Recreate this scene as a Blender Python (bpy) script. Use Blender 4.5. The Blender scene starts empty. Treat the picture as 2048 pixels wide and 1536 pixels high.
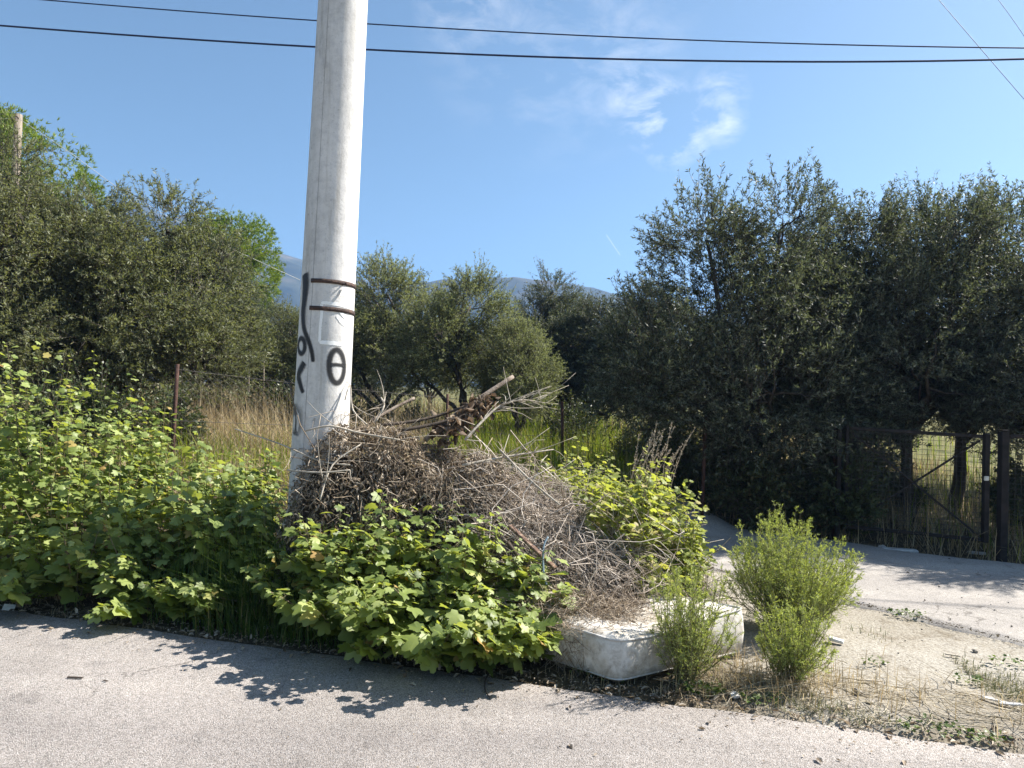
import bpy, math, random
import numpy as np
from mathutils import Matrix, Vector

random.seed(7)
sc = bpy.context.scene
COL = sc.collection
R = math.radians

# ------------------------------------------------------------------ camera
F = 1400.0                       # focal length in photo pixels (2048 wide)
CAMZ = 1.6
PITCH, ROLL = R(0.29), R(1.2)
cam_d = bpy.data.cameras.new("camera")
cam_d.lens = 36.0 * F / 2048.0
cam_d.clip_start = 0.05
cam_d.clip_end = 20000
cam = bpy.data.objects.new("camera", cam_d)
COL.objects.link(cam)
CM = Matrix.Rotation(R(90) + PITCH, 4, 'X') @ Matrix.Rotation(ROLL, 4, 'Z')
cam.matrix_world = Matrix.Translation((0, 0, CAMZ)) @ CM
sc.camera = cam
CM3 = np.array(CM.to_3x3())

def at(px, py, Y):
    """world point at depth Y for a position measured in the photograph"""
    d = CM3 @ np.array([(px - 1024) / F, -(py - 768) / F, -1.0])
    return np.array([0, 0, CAMZ]) + d * (Y / d[1])

# ------------------------------------------------------------------ world, sun
SUN_EL, SUN_AZ = R(43), R(18)       # azimuth from +X towards +Y
sdir = np.array([math.cos(SUN_EL) * math.cos(SUN_AZ), math.cos(SUN_EL) * math.sin(SUN_AZ), math.sin(SUN_EL)])
world = bpy.data.worlds.new("World")
sc.world = world
world.use_nodes = True
wn, wl = world.node_tree.nodes, world.node_tree.links
wn.clear()
w_out = wn.new('ShaderNodeOutputWorld')
w_bg = wn.new('ShaderNodeBackground')
w_bg.inputs['Strength'].default_value = 0.06
sky = wn.new('ShaderNodeTexSky')
sky.sky_type = 'NISHITA'
sky.sun_disc = False
sky.sun_elevation = SUN_EL
sky.sun_rotation = math.pi / 2 - SUN_AZ
sky.altitude = 250
sky.air_density = 1.0
sky.dust_density = 1.0
sky.ozone_density = 1.8
# thin cirrus as part of the sky: noise over direction, strongest round a few wisps
tc = wn.new('ShaderNodeTexCoord')

def wmath(op, a, b=None, clamp=False):
    n = wn.new('ShaderNodeMath'); n.operation = op; n.use_clamp = clamp
    for i, v in enumerate((a, b)):
        if v is None: continue
        if hasattr(v, 'links'): wl.new(v, n.inputs[i])
        else: n.inputs[i].default_value = v
    return n.outputs[0]

mp = wn.new('ShaderNodeMapping'); mp.inputs['Rotation'].default_value = (0.3, 0.5, 0.2)
mp.inputs['Scale'].default_value = (16, 16, 30)
wl.new(tc.outputs['Generated'], mp.inputs['Vector'])
nz = wn.new('ShaderNodeTexNoise'); nz.inputs['Scale'].default_value = 1.0
nz.inputs['Detail'].default_value = 9; nz.inputs['Roughness'].default_value = 0.62
nz.inputs['Distortion'].default_value = 0.35
wl.new(mp.outputs[0], nz.inputs['Vector'])
streak = wmath('MULTIPLY', wmath('SUBTRACT', nz.outputs['Fac'], 0.43), 2.5, True)
msum = None
for (px, py, rad, amp) in ((1265, 185, 3.0, 0.6), (1310, 225, 3.2, .95), (1360, 245, 2.2, .8), (1440, 190, 2.4, 0.6), (1440, 240, 2.2, 0.75), (1345, 284, 2.4, 0.75), (1390, 280, 1.6, .6), (1120, 40, 11, 0.2),
                           (930, 5, 4, 0.4), (1230, 130, 6, .28), (2900, -300, 16, .3), (-900, -500, 16, .3), (300, -1100, 20, .3)):
    d = at(px, py, 10) - np.array([0, 0, CAMZ]); d /= np.linalg.norm(d)
    dp = wn.new('ShaderNodeVectorMath'); dp.operation = 'DOT_PRODUCT'
    wl.new(tc.outputs['Generated'], dp.inputs[0]); dp.inputs[1].default_value = tuple(d)
    c0 = math.cos(R(rad))
    m = wmath('MULTIPLY', wmath('SUBTRACT', dp.outputs['Value'], c0), 1 / (1 - c0), True)
    m = wmath('MULTIPLY', wmath('POWER', m, 1.0), amp)
    msum = m if msum is None else wmath('MAXIMUM', msum, m)
cl = wmath('MULTIPLY', streak, msum, True)
# contrail: thin short line between two directions
da = at(1213, 470, 10) - np.array([0, 0, CAMZ]); db = at(1240, 510, 10) - np.array([0, 0, CAMZ])
da /= np.linalg.norm(da); db /= np.linalg.norm(db)
nn = np.cross(da, db); nn /= np.linalg.norm(nn); mid = (da + db); mid /= np.linalg.norm(mid)
dp = wn.new('ShaderNodeVectorMath'); dp.operation = 'DOT_PRODUCT'
wl.new(tc.outputs['Generated'], dp.inputs[0]); dp.inputs[1].default_value = tuple(nn)
ln = wmath('SUBTRACT', 1.0, wmath('MULTIPLY', wmath('ABSOLUTE', dp.outputs['Value']), 1 / 0.0011), True)
dp2 = wn.new('ShaderNodeVectorMath'); dp2.operation = 'DOT_PRODUCT'
wl.new(tc.outputs['Generated'], dp2.inputs[0]); dp2.inputs[1].default_value = tuple(mid)
c0 = math.cos(R(1.05))
lm = wmath('MULTIPLY', wmath('SUBTRACT', dp2.outputs['Value'], c0), 3 / (1 - c0), True)
cl = wmath('ADD', cl, wmath('MULTIPLY', wmath('MULTIPLY', ln, lm), 0.35), True)
mixc = wn.new('ShaderNodeMixRGB'); mixc.blend_type = 'MIX'
wl.new(cl, mixc.inputs[0]); wl.new(sky.outputs[0], mixc.inputs[1]); mixc.inputs[2].default_value = (10.5, 10, 11, 1)
tint = wn.new('ShaderNodeMixRGB'); tint.blend_type = 'MULTIPLY'; tint.inputs[0].default_value = 1
tint.inputs[2].default_value = (1.04, 1.05, .88, 1)      # camera white balance of the sky
wl.new(mixc.outputs[0], tint.inputs[1]); wl.new(tint.outputs[0], w_bg.inputs['Color'])
wl.new(w_bg.outputs[0], w_out.inputs['Surface'])

sun_d = bpy.data.lights.new("sun", 'SUN')
sun_d.energy = 5.0
sun_d.angle = R(0.53)
sun_d.color = (1.0, 0.95, 0.87)
sun = bpy.data.objects.new("sun", sun_d)
sun.rotation_euler = Vector(sdir).to_track_quat('Z', 'Y').to_euler()
sun.location = (20, 10, 30)
COL.objects.link(sun)

sc.view_settings.view_transform = 'Standard'
sc.view_settings.look = 'None'
sc.view_settings.exposure = 1.5
sc.view_settings.gamma = 1
sc.cycles.use_denoising = True
sc.cycles.max_bounces = 5
sc.cycles.diffuse_bounces = 3
sc.cycles.glossy_bounces = 2
sc.cycles.volume_bounces = 0
sc.cycles.transparent_max_bounces = 12
sc.cycles.caustics_reflective = False
sc.cycles.caustics_refractive = False

# ------------------------------------------------------------------ helpers: materials
def new_mat(name):
    m = bpy.data.materials.new(name); m.use_nodes = True
    n, l = m.node_tree.nodes, m.node_tree.links
    n.clear()
    o = n.new('ShaderNodeOutputMaterial')
    return m, n, l, o

def nd(n, typ, **kw):
    x = n.new(typ)
    for k, v in kw.items(): setattr(x, k, v)
    return x

def ramp(n, l, fac, stops):
    r = n.new('ShaderNodeValToRGB')
    while len(r.color_ramp.elements) < len(stops): r.color_ramp.elements.new(0.5)
    for e, (p, c) in zip(r.color_ramp.elements, stops):
        e.position = p; e.color = (*c, 1) if len(c) == 3 else c
    l.new(fac, r.inputs[0])
    return r.outputs[0]

def noise(n, l, scale, detail=4, rough=.55, vec=None, dist=0):
    x = n.new('ShaderNodeTexNoise')
    x.inputs['Scale'].default_value = scale; x.inputs['Detail'].default_value = detail
    x.inputs['Roughness'].default_value = rough; x.inputs['Distortion'].default_value = dist
    if vec is None:
        t = n.new('ShaderNodeTexCoord'); vec = t.outputs['Object']
    l.new(vec, x.inputs['Vector'])
    return x.outputs['Fac']

def mixrgb(n, l, fac, a, b, mode='MIX'):
    x = n.new('ShaderNodeMixRGB'); x.blend_type = mode
    for i, v in ((0, fac), (1, a), (2, b)):
        if hasattr(v, 'links'): l.new(v, x.inputs[i])
        elif i == 0: x.inputs[0].default_value = v
        else: x.inputs[i].default_value = (*v, 1)
    return x.outputs[0]

def mth(n, l, op, a, b=0.0, clamp=False):
    x = n.new('ShaderNodeMath'); x.operation = op; x.use_clamp = clamp
    for i, v in enumerate((a, b)):
        if hasattr(v, 'links'): l.new(v, x.inputs[i])
        else: x.inputs[i].default_value = v
    return x.outputs[0]

def rnd_value(n, l):
    """per-leaf random number: 'rnd' attribute plus the object's own random"""
    a = nd(n, 'ShaderNodeAttribute', attribute_name='rnd')
    o = n.new('ShaderNodeObjectInfo')
    s = mth(n, l, 'ADD', a.outputs['Fac'], o.outputs['Random'])
    return mth(n, l, 'FRACT', s)

def leaf_mat(name, stops, back=None, trans=0.35, gloss=0.12, rough=0.45, trans_tint=(1.25, 1.3, .55)):
    m, n, l, o = new_mat(name)
    rv = rnd_value(n, l)
    col = ramp(n, l, rv, stops)
    if back is not None:
        g = n.new('ShaderNodeNewGeometry')
        col = mixrgb(n, l, g.outputs['Backfacing'], col, mixrgb(n, l, .7, col, back))
    p = n.new('ShaderNodeBsdfPrincipled')
    l.new(col, p.inputs['Base Color'])
    p.inputs['Roughness'].default_value = rough
    p.inputs['Specular IOR Level'].default_value = gloss * 4
    t = n.new('ShaderNodeBsdfTranslucent')
    tcol = mixrgb(n, l, 1.0, col, trans_tint, 'MULTIPLY')
    l.new(tcol, t.inputs['Color'])
    mx = n.new('ShaderNodeMixShader'); mx.inputs[0].default_value = trans
    l.new(p.outputs[0], mx.inputs[1]); l.new(t.outputs[0], mx.inputs[2])
    l.new(mx.outputs[0], o.inputs['Surface'])
    return m

def plain_mat(name, stops, scale=8, detail=5, rough=.8, bump=.3, bscale=None, stretch=None, attr=False, spec=.3):
    m, n, l, o = new_mat(name)
    t = n.new('ShaderNodeTexCoord'); vec = t.outputs['Object']
    if stretch:
        mpg = n.new('ShaderNodeMapping'); mpg.inputs['Scale'].default_value = stretch
        l.new(vec, mpg.inputs['Vector']); vec = mpg.outputs[0]
    f = noise(n, l, scale, detail, .6, vec)
    if attr:
        f = mth(n, l, 'ADD', mth(n, l, 'MULTIPLY', f, .35), mth(n, l, 'MULTIPLY', rnd_value(n, l), .7))
    col = ramp(n, l, f, stops)
    p = n.new('ShaderNodeBsdfPrincipled')
    l.new(col, p.inputs['Base Color']); p.inputs['Roughness'].default_value = rough
    p.inputs['Specular IOR Level'].default_value = spec
    if bump:
        b = n.new('ShaderNodeBump'); b.inputs['Strength'].default_value = bump; b.inputs['Distance'].default_value = .02
        l.new(noise(n, l, bscale or scale * 4, 5, .6, vec), b.inputs['Height']); l.new(b.outputs[0], p.inputs['Normal'])
    l.new(p.outputs[0], o.inputs['Surface'])
    return m

# ------------------------------------------------------------------ helpers: geometry
def mesh_from(name, V, faces, mat=None, rnd=None, smooth=False):
    """V (n,3); faces: list of int arrays (k, sides)"""
    V = np.asarray(V, dtype=np.float32)
    if not isinstance(faces, list): faces = [faces]
    faces = [np.asarray(f, dtype=np.int32) for f in faces if len(f)]
    me = bpy.data.meshes.new(name)
    me.vertices.add(len(V)); me.vertices.foreach_set('co', V.ravel())
    nl = sum(f.size for f in faces); npoly = sum(len(f) for f in faces)
    me.loops.add(nl); me.polygons.add(npoly)
    me.loops.foreach_set('vertex_index', np.concatenate([f.ravel() for f in faces]))
    tot = np.concatenate([np.full(len(f), f.shape[1], np.int32) for f in faces])
    st = np.concatenate([[0], np.cumsum(tot)[:-1]]).astype(np.int32)
    me.polygons.foreach_set('loop_start', st)
    me.polygons.foreach_set('loop_total', tot)
    if smooth: me.polygons.foreach_set('use_smooth', np.ones(npoly, bool))
    if rnd is not None:
        a = me.attributes.new('rnd', 'FLOAT', 'POINT')
        a.data.foreach_set('value', np.asarray(rnd, np.float32))
    me.update(calc_edges=True)
    if mat: me.materials.append(mat)
    return me

def link(name, me, parent=None, loc=None, rot=None, scale=None):
    o = bpy.data.objects.new(name, me); COL.objects.link(o)
    if parent is not None: o.parent = parent
    if loc is not None: o.location = tuple(loc)
    if rot is not None: o.rotation_euler = rot
    if scale is not None: o.scale = scale if hasattr(scale, '__len__') else (scale,) * 3
    return o

def tag(o, label, cat, group=None):
    o['label'] = label; o['category'] = cat
    if group: o['group'] = group
    return o

def thing(name, label, cat, loc=(0, 0, 0), group=None):
    o = bpy.data.objects.new(name, None); COL.objects.link(o)
    o.empty_display_size = .1
    o.location = tuple(loc)
    return tag(o, label, cat, group)

def struct(o):
    o['kind'] = 'structure'; return o

def stuff(o, label=None, cat=None):
    o['kind'] = 'stuff'
    if label: o['label'] = label
    if cat: o['category'] = cat
    return o

def norm(v):
    return v / np.maximum(np.linalg.norm(v, axis=-1, keepdims=True), 1e-9)

def tubes(P, Rr, k=3, rng=None, cap=False):
    """P (n,m,3) polylines, Rr (n,m) radii -> V, faces, rnd"""
    n, m, _ = P.shape
    T = np.gradient(P, axis=1); T = norm(T)
    ref = np.where(np.abs(T[..., 2:3]) > .9, np.array([1., 0, 0]), np.array([0, 0, 1.]))
    A = norm(np.cross(T, ref)); B = np.cross(T, A)
    ang = np.arange(k) * 2 * np.pi / k
    V = P[:, :, None, :] + Rr[:, :, None, None] * (np.cos(ang)[None, None, :, None] * A[:, :, None, :] + np.sin(ang)[None, None, :, None] * B[:, :, None, :])
    idx = np.arange(n * m * k).reshape(n, m, k)
    a = idx[:, :-1, :]; b = np.roll(a, -1, axis=2); d = idx[:, 1:, :]; c = np.roll(d, -1, axis=2)
    Q = np.stack([a, b, c, d], axis=-1).reshape(-1, 4)
    faces = [Q]
    if cap:
        faces += [idx[:, -1, :].reshape(n, k), idx[:, 0, ::-1].reshape(n, k)]
    r = np.repeat((rng or np.random).random(n), m * k)
    return V.reshape(-1, 3), faces, r

def place(template, tfaces, pos, X, Yv, Z, scale, rnd=None, rng=None):
    """merge copies of a template: template (t,3) in frame X,Y,Z"""
    n = len(pos); t = len(template)
    s = scale[:, None, None] if scale.ndim == 1 else scale[:, None, :]
    L = template[None] * s
    V = pos[:, None, :] + L[..., 0:1] * X[:, None, :] + L[..., 1:2] * Yv[:, None, :] + L[..., 2:3] * Z[:, None, :]
    off = (np.arange(n) * t)[:, None, None]
    F_ = [(np.asarray(f)[None] + off).reshape(-1, np.asarray(f).shape[1]) for f in tfaces]
    if rnd is None: rnd = (rng or np.random).random(n)
    return V.reshape(-1, 3), F_, np.repeat(rnd, t)

def merge(parts):
    Vs, rs, by = [], [], {}
    off = 0
    for V, Fs, r in parts:
        Vs.append(V); rs.append(r)
        for f in Fs:
            by.setdefault(f.shape[1], []).append(f + off)
        off += len(V)
    return np.concatenate(Vs), [np.concatenate(v) for v in by.values()], np.concatenate(rs)

def frame(d, up):
    """X across, Y along d, Z normal close to up"""
    d = norm(d); X = norm(np.cross(d, up)); Z = np.cross(X, d)
    return X, d, Z

def lathe_tube(path, radii, k=16):
    P = np.asarray(path, float)[None]; return tubes(P, np.asarray(radii, float)[None], k, cap=True)

def vnoise(x, y, s, seed=0):
    """cheap smooth value noise"""
    x = np.asarray(x) / s + seed * 17.13; y = np.asarray(y) / s + seed * 7.77
    xi, yi = np.floor(x), np.floor(y); fx, fy = x - xi, y - yi
    fx = fx * fx * (3 - 2 * fx); fy = fy * fy * (3 - 2 * fy)
    def h(a, b):
        v = np.sin(a * 127.1 + b * 311.7 + seed) * 43758.5453
        return v - np.floor(v)
    return (h(xi, yi) * (1 - fx) + h(xi + 1, yi) * fx) * (1 - fy) + (h(xi, yi + 1) * (1 - fx) + h(xi + 1, yi + 1) * fx) * fy

def sstep(a, b, x):
    t = np.clip((np.asarray(x, float) - a) / (b - a), 0, 1); return t * t * (3 - 2 * t)

def box_mesh(name, sx, sy, sz, mat, bev=.004):
    import bmesh
    bm = bmesh.new(); bmesh.ops.create_cube(bm, size=1)
    bmesh.ops.scale(bm, vec=(sx, sy, sz), verts=bm.verts)
    if bev: bmesh.ops.bevel(bm, geom=bm.edges[:], offset=bev, segments=1, affect='EDGES')
    me = bpy.data.meshes.new(name); bm.to_mesh(me); bm.free(); me.materials.append(mat)
    return me

# ------------------------------------------------------------------ terrain
def road_edge(x):
    x = np.asarray(x, float)
    return 3.87 - 0.284 * x + .05 * (vnoise(x, x * 0, .8, 3) - .5) + .03 * (vnoise(x, x * 0, .17, 5) - .5)

def ground_z(x, y):
    x = np.asarray(x, float); y = np.asarray(y, float)
    d = (y - (3.87 - 0.284 * x))
    xc = 0.9 + np.maximum(0, y - 6.5) * 0.75
    bank = 0.42 * sstep(0.1, 2.4, d) * (1 - sstep(xc - .7, xc + .9, x))
    bank += .25 * sstep(-2, -7, x) * sstep(1, 4, d)
    n = (vnoise(x, y, 1.3, 1) - .5) * .05 + (vnoise(x, y, .35, 2) - .5) * .03
    n2 = (vnoise(x, y, 12, 4) - .5) * .3 * sstep(9, 16, y)
    z = bank + n * sstep(.1, .8, d) + n2 + (vnoise(x, y, .12, 6) - .5) * .012
    berm = .035 * np.exp(-((d - .25) / .2) ** 2) * sstep(1, 1.6, x)
    return np.where(d < 0.02, -.03, z - .012 + berm)

xs = np.concatenate([np.linspace(-1950, -60, 14), np.linspace(-55, -9, 24), np.linspace(-8.6, 8.6, 170), np.linspace(9, 55, 24), np.linspace(60, 1950, 14)])
ys = np.concatenate([np.linspace(-300, -6, 6), np.linspace(-5, 2.4, 14), np.linspace(2.5, 10, 150), np.linspace(10.3, 40, 60), np.linspace(43, 300, 14), np.linspace(400, 1950, 10)])
GX, GY = np.meshgrid(xs, ys)
GZ = ground_z(GX, GY)
nxx, nyy = len(xs), len(ys)
gi = np.arange(nxx * nyy).reshape(nyy, nxx)
GQ = np.stack([gi[:-1, :-1], gi[:-1, 1:], gi[1:, 1:], gi[1:, :-1]], -1).reshape(-1, 4)

m, n, l, o = new_mat("soil")
t = n.new('ShaderNodeTexCoord'); vec = t.outputs['Object']
c1 = ramp(n, l, noise(n, l, 1.1, 6, .6, vec), [(.3, (.27, .24, .19)), (.5, (.375, .345, .295)), (.7, (.43, .405, .36))])
c2 = ramp(n, l, noise(n, l, 60, 4, .7, vec), [(.3, (.5, .45, .4)), (.55, (1, 1, 1)), (.8, (1.15, 1.12, 1.05))])
near = mixrgb(n, l, 1, c1, c2, 'MULTIPLY')
dk = ramp(n, l, noise(n, l, 5, 8, .75, vec, .5), [(.34, (.62, .58, .52)), (.48, (1, 1, 1))])
near = mixrgb(n, l, 1, near, dk, 'MULTIPLY')
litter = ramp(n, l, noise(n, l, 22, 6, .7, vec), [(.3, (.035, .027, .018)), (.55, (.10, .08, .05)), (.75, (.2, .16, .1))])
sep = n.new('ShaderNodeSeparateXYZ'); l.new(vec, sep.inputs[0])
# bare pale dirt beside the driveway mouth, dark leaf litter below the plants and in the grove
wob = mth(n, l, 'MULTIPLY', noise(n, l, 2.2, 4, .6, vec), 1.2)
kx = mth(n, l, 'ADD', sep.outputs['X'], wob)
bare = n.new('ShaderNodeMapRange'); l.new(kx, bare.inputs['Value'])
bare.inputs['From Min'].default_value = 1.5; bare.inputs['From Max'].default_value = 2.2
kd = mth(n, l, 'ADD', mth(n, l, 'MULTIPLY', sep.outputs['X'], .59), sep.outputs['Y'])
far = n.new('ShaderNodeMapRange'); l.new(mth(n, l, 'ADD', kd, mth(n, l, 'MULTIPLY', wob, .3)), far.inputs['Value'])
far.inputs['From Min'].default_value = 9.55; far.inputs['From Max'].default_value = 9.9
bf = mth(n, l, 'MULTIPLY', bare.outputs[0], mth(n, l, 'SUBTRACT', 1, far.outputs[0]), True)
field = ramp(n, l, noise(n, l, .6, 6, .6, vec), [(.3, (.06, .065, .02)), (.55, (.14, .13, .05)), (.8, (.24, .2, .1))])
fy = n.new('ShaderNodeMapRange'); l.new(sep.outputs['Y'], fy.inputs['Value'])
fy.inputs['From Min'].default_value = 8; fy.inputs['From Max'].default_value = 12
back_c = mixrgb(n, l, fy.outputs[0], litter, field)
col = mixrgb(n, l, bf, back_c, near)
p = n.new('ShaderNodeBsdfPrincipled'); l.new(col, p.inputs['Base Color']); p.inputs['Roughness'].default_value = .95
p.inputs['Specular IOR Level'].default_value = .15
b = n.new('ShaderNodeBump'); b.inputs['Strength'].default_value = .7; b.inputs['Distance'].default_value = .02
l.new(noise(n, l, 45, 6, .7, vec), b.inputs['Height']); l.new(b.outputs[0], p.inputs['Normal'])
l.new(p.outputs[0], o.inputs['Surface'])
M_SOIL = m
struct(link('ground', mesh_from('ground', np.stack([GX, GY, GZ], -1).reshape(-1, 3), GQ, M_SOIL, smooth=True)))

# ---- road
def asphalt(name, base, dark, light, speck_scale, patch, bump):
    m, n, l, o = new_mat(name)
    t = n.new('ShaderNodeTexCoord'); vec = t.outputs['Object']
    v = n.new('ShaderNodeTexVoronoi'); v.inputs['Scale'].default_value = speck_scale; l.new(vec, v.inputs['Vector'])
    vs = n.new('ShaderNodeSeparateColor'); l.new(v.outputs['Color'], vs.inputs[0])
    stones = ramp(n, l, vs.outputs[0], [(.0, dark), (.3, base), (.65, base), (.92, light)])
    gaps = ramp(n, l, v.outputs['Distance'], [(.35, (1, 1, 1)), (.8, (.6, .59, .58))])
    c = mixrgb(n, l, 1, stones, gaps, 'MULTIPLY')
    big = ramp(n, l, noise(n, l, .7, 5, .6, vec), [(.3, (patch,) * 3), (.6, (1, 1, 1)), (.8, (1.08, 1.07, 1.05))])
    c = mixrgb(n, l, 1, c, big, 'MULTIPLY')
    st = ramp(n, l, noise(n, l, 3.5, 6, .65, vec, .6), [(.28, (.72, .72, .73)), (.42, (1, 1, 1))])
    c = mixrgb(n, l, 1, c, st, 'MULTIPLY')
    # hairline cracks
    wv_ = n.new('ShaderNodeVectorMath'); wv_.operation = 'ADD'; l.new(vec, wv_.inputs[0])
    nv_ = n.new('ShaderNodeTexNoise'); nv_.inputs['Scale'].default_value = 2.5; nv_.inputs['Detail'].default_value = 5; l.new(vec, nv_.inputs['Vector'])
    l.new(nv_.outputs['Color'], wv_.inputs[1])
    vc = n.new('ShaderNodeTexVoronoi'); vc.feature = 'DISTANCE_TO_EDGE'; vc.inputs['Scale'].default_value = .55; l.new(wv_.outputs[0], vc.inputs['Vector'])
    crk = ramp(n, l, vc.outputs['Distance'], [(.0, (.45, .44, .43)), (.006, (1, 1, 1))])
    keep_ = ramp(n, l, noise(n, l, .9, 3, .5, vec), [(.5, (0, 0, 0)), (.62, (1, 1, 1))])
    c = mixrgb(n, l, keep_, c, mixrgb(n, l, 1, c, crk, 'MULTIPLY'))
    fine = ramp(n, l, noise(n, l, 28, 5, .75, vec), [(.3, (.86, .86, .86)), (.6, (1.04, 1.04, 1.04))])
    c = mixrgb(n, l, 1, c, fine, 'MULTIPLY')
    # dust and tyre wear run along the road
    mpg = n.new('ShaderNodeMapping'); mpg.inputs['Rotation'].default_value = (0, 0, R(15.9)); mpg.inputs['Scale'].default_value = (.12, 1.1, 1)
    l.new(vec, mpg.inputs['Vector'])
    wear = ramp(n, l, noise(n, l, 1.6, 3, .5, mpg.outputs[0]), [(.35, (.8, .79, .79)), (.65, (1.06, 1.05, 1.03))])
    c = mixrgb(n, l, 1, c, wear, 'MULTIPLY')
    p = n.new('ShaderNodeBsdfPrincipled'); l.new(c, p.inputs['Base Color']); p.inputs['Roughness'].default_value = .92
    p.inputs['Specular IOR Level'].default_value = .2
    b = n.new('ShaderNodeBump'); b.inputs['Strength'].default_value = bump; b.inputs['Distance'].default_value = .006
    l.new(mth(n, l, 'SUBTRACT', 1, v.outputs['Distance']), b.inputs['Height'])
    b2 = n.new('ShaderNodeBump'); b2.inputs['Strength'].default_value = .4; b2.inputs['Distance'].default_value = .02
    l.new(noise(n, l, 9, 5, .6, vec), b2.inputs['Height']); l.new(b.outputs[0], b2.inputs['Normal'])
    l.new(b2.outputs[0], p.inputs['Normal'])
    l.new(p.outputs[0], o.inputs['Surface'])
    return m

M_ROAD = asphalt('road_asphalt', (.40, .362, .338), (.21, .2, .19), (.5, .475, .46), 185, .74, .6)
M_DRIVE = asphalt('drive_asphalt', (.46, .43, .40), (.34, .32, .3), (.53, .5, .475), 200, .84, .25)

ex = np.concatenate([np.linspace(-120, -9, 12), np.linspace(-8.5, 8, 400), np.linspace(9, 120, 12)])
ey = road_edge(ex)
rows = [0, .04, .3, 1.2, 2.5, 4, 7]
RV = []
for r_ in rows:
    for x_, y_ in zip(ex, ey):
        yy = y_ - r_ if r_ <= 2.5 else (3.87 - .284 * x_) - r_
        RV.append((x_ - .284 * r_ * 0, yy, -.02 if r_ == 0 else 0.0))
RV = np.array(RV); gi = np.arange(len(RV)).reshape(len(rows), len(ex))
RQ = np.stack([gi[:-1, :-1], gi[1:, :-1], gi[1:, 1:], gi[:-1, 1:]], -1).reshape(-1, 4)
struct(link('road', mesh_from('road', RV, RQ, M_ROAD)))

# ---- driveway (pale side lane) : between crack line and the far verge
n_u, n_v = 90, 34
DV = []
for i in range(n_u):
    u = i / (n_u - 1)
    xa = 1.0 + 7.0 * u
    ya = 6.4 - (xa - 1.7) * 1.115
    ya = max(ya, road_edge(xa) + .02)
    ya += .07 * (float(vnoise(xa, 0, .5, 9)) - .5) + .05 * (float(vnoise(xa, 0, .13, 8)) - .5)
    xb = 1.0 + 7.0 * u
    yb = 8.27 - (xb - 2.16) * .59 + .5 * (float(vnoise(xb, 3, .9, 11)) - .5)
    for j in range(n_v):
        v_ = j / (n_v - 1)
        x_, y_ = xa + (xb - xa) * v_, ya + (yb - ya) * v_
        z_ = float(ground_z(x_, y_))
        zz = .016 + max(z_, -.01) * .55 + .006
        if j == 0: zz -= .04
        DV.append((x_, y_, zz))
gi = np.arange(n_u * n_v).reshape(n_u, n_v)
DQ = np.stack([gi[:-1, :-1], gi[1:, :-1], gi[1:, 1:], gi[:-1, 1:]], -1).reshape(-1, 4)
DV = np.array(DV)
DV[:, 2] = np.maximum(DV[:, 2], ground_z(DV[:, 0], DV[:, 1]) + .006 - .04 * (np.arange(len(DV)) % n_v == 0))
struct(link('driveway', mesh_from('driveway', DV, DQ, M_DRIVE, smooth=True)))

# ---- far mountains
M_MOUNT = plain_mat('mountain_scrub', [(.3, (.03, .04, .025)), (.5, (.06, .068, .04)), (.64, (.1, .095, .06)), (.75, (.26, .21, .15))], scale=.02, detail=10, rough=1, bump=0)
def ridge(name, D, pts, depth, seed, nx=160, ny=36):
    pxs = np.array([p[0] for p in pts]); pys = np.array([p[1] for p in pts])
    X = np.linspace((pxs[0] - 1024) / F * D, (pxs[-1] - 1024) / F * D, nx)
    px = X / D * F + 1024
    top = np.interp(px, pxs, pys)
    hz = 775 + (px - 1024) * math.tan(ROLL)
    zt = (hz - top) / F * D
    V = []
    for j in range(ny):
        v_ = j / (ny - 1)
        prof = math.sin(min(v_ / .75, 1) * math.pi / 2) ** 1.3 if v_ < .75 else math.cos((v_ - .75) / .25 * math.pi / 2)
        Yd = D - depth * (.75 - v_)
        nz_ = (vnoise(X, X * 0 + Yd, depth * .25, seed) - .5) * .22 + (vnoise(X, X * 0 + Yd, depth * .08, seed + 1) - .5) * .1 + (vnoise(X, X * 0 + Yd, depth * .02, seed + 2) - .5) * .025
        z = zt * prof * (1 + nz_ * (1 - .75 * math.exp(-((v_ - .75) / .1) ** 2))) - 3
        V.append(np.stack([X * (Yd / D), X * 0 + Yd, z], -1))
    V = np.concatenate(V); gi = np.arange(nx * ny).reshape(ny, nx)
    Q = np.stack([gi[:-1, :-1], gi[:-1, 1:], gi[1:, 1:], gi[1:, :-1]], -1).reshape(-1, 4)
    return struct(link(name, mesh_from(name, V, Q, M_MOUNT, smooth=True)))
ridge('mountain', 900, [(-1300, 470), (-600, 450), (0, 430), (300, 425), (420, 445), (490, 478), (545, 508), (610, 530), (700, 562), (860, 590), (1100, 640), (1500, 690), (2200, 700)], 520, 21)
ridge('hill', 700, [(300, 690), (600, 620), (740, 580), (850, 562), (900, 560), (945, 552), (975, 546), (1035, 545), (1110, 558), (1200, 572), (1300, 590), (1500, 640), (1800, 680), (2600, 690)], 260, 31)

# ------------------------------------------------------------------ utility pole
POLE = np.array([-1.44, 5.3, 0.0])
PZ0 = float(ground_z(POLE[0], POLE[1])) - .25
LEAN = math.tan(R(1.7))
POLE_H = 9.5
def pole_r(z): return .207 - .0075 * (z - 1.2)
def pole_c(z): return np.array([POLE[0] + LEAN * (z - 1.2), POLE[1], z])
pole = thing('utility_pole', 'pale round concrete utility pole with black graffiti and rusty straps', 'utility pole', (POLE[0] + LEAN * (PZ0 - 1.2), POLE[1], PZ0))

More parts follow.
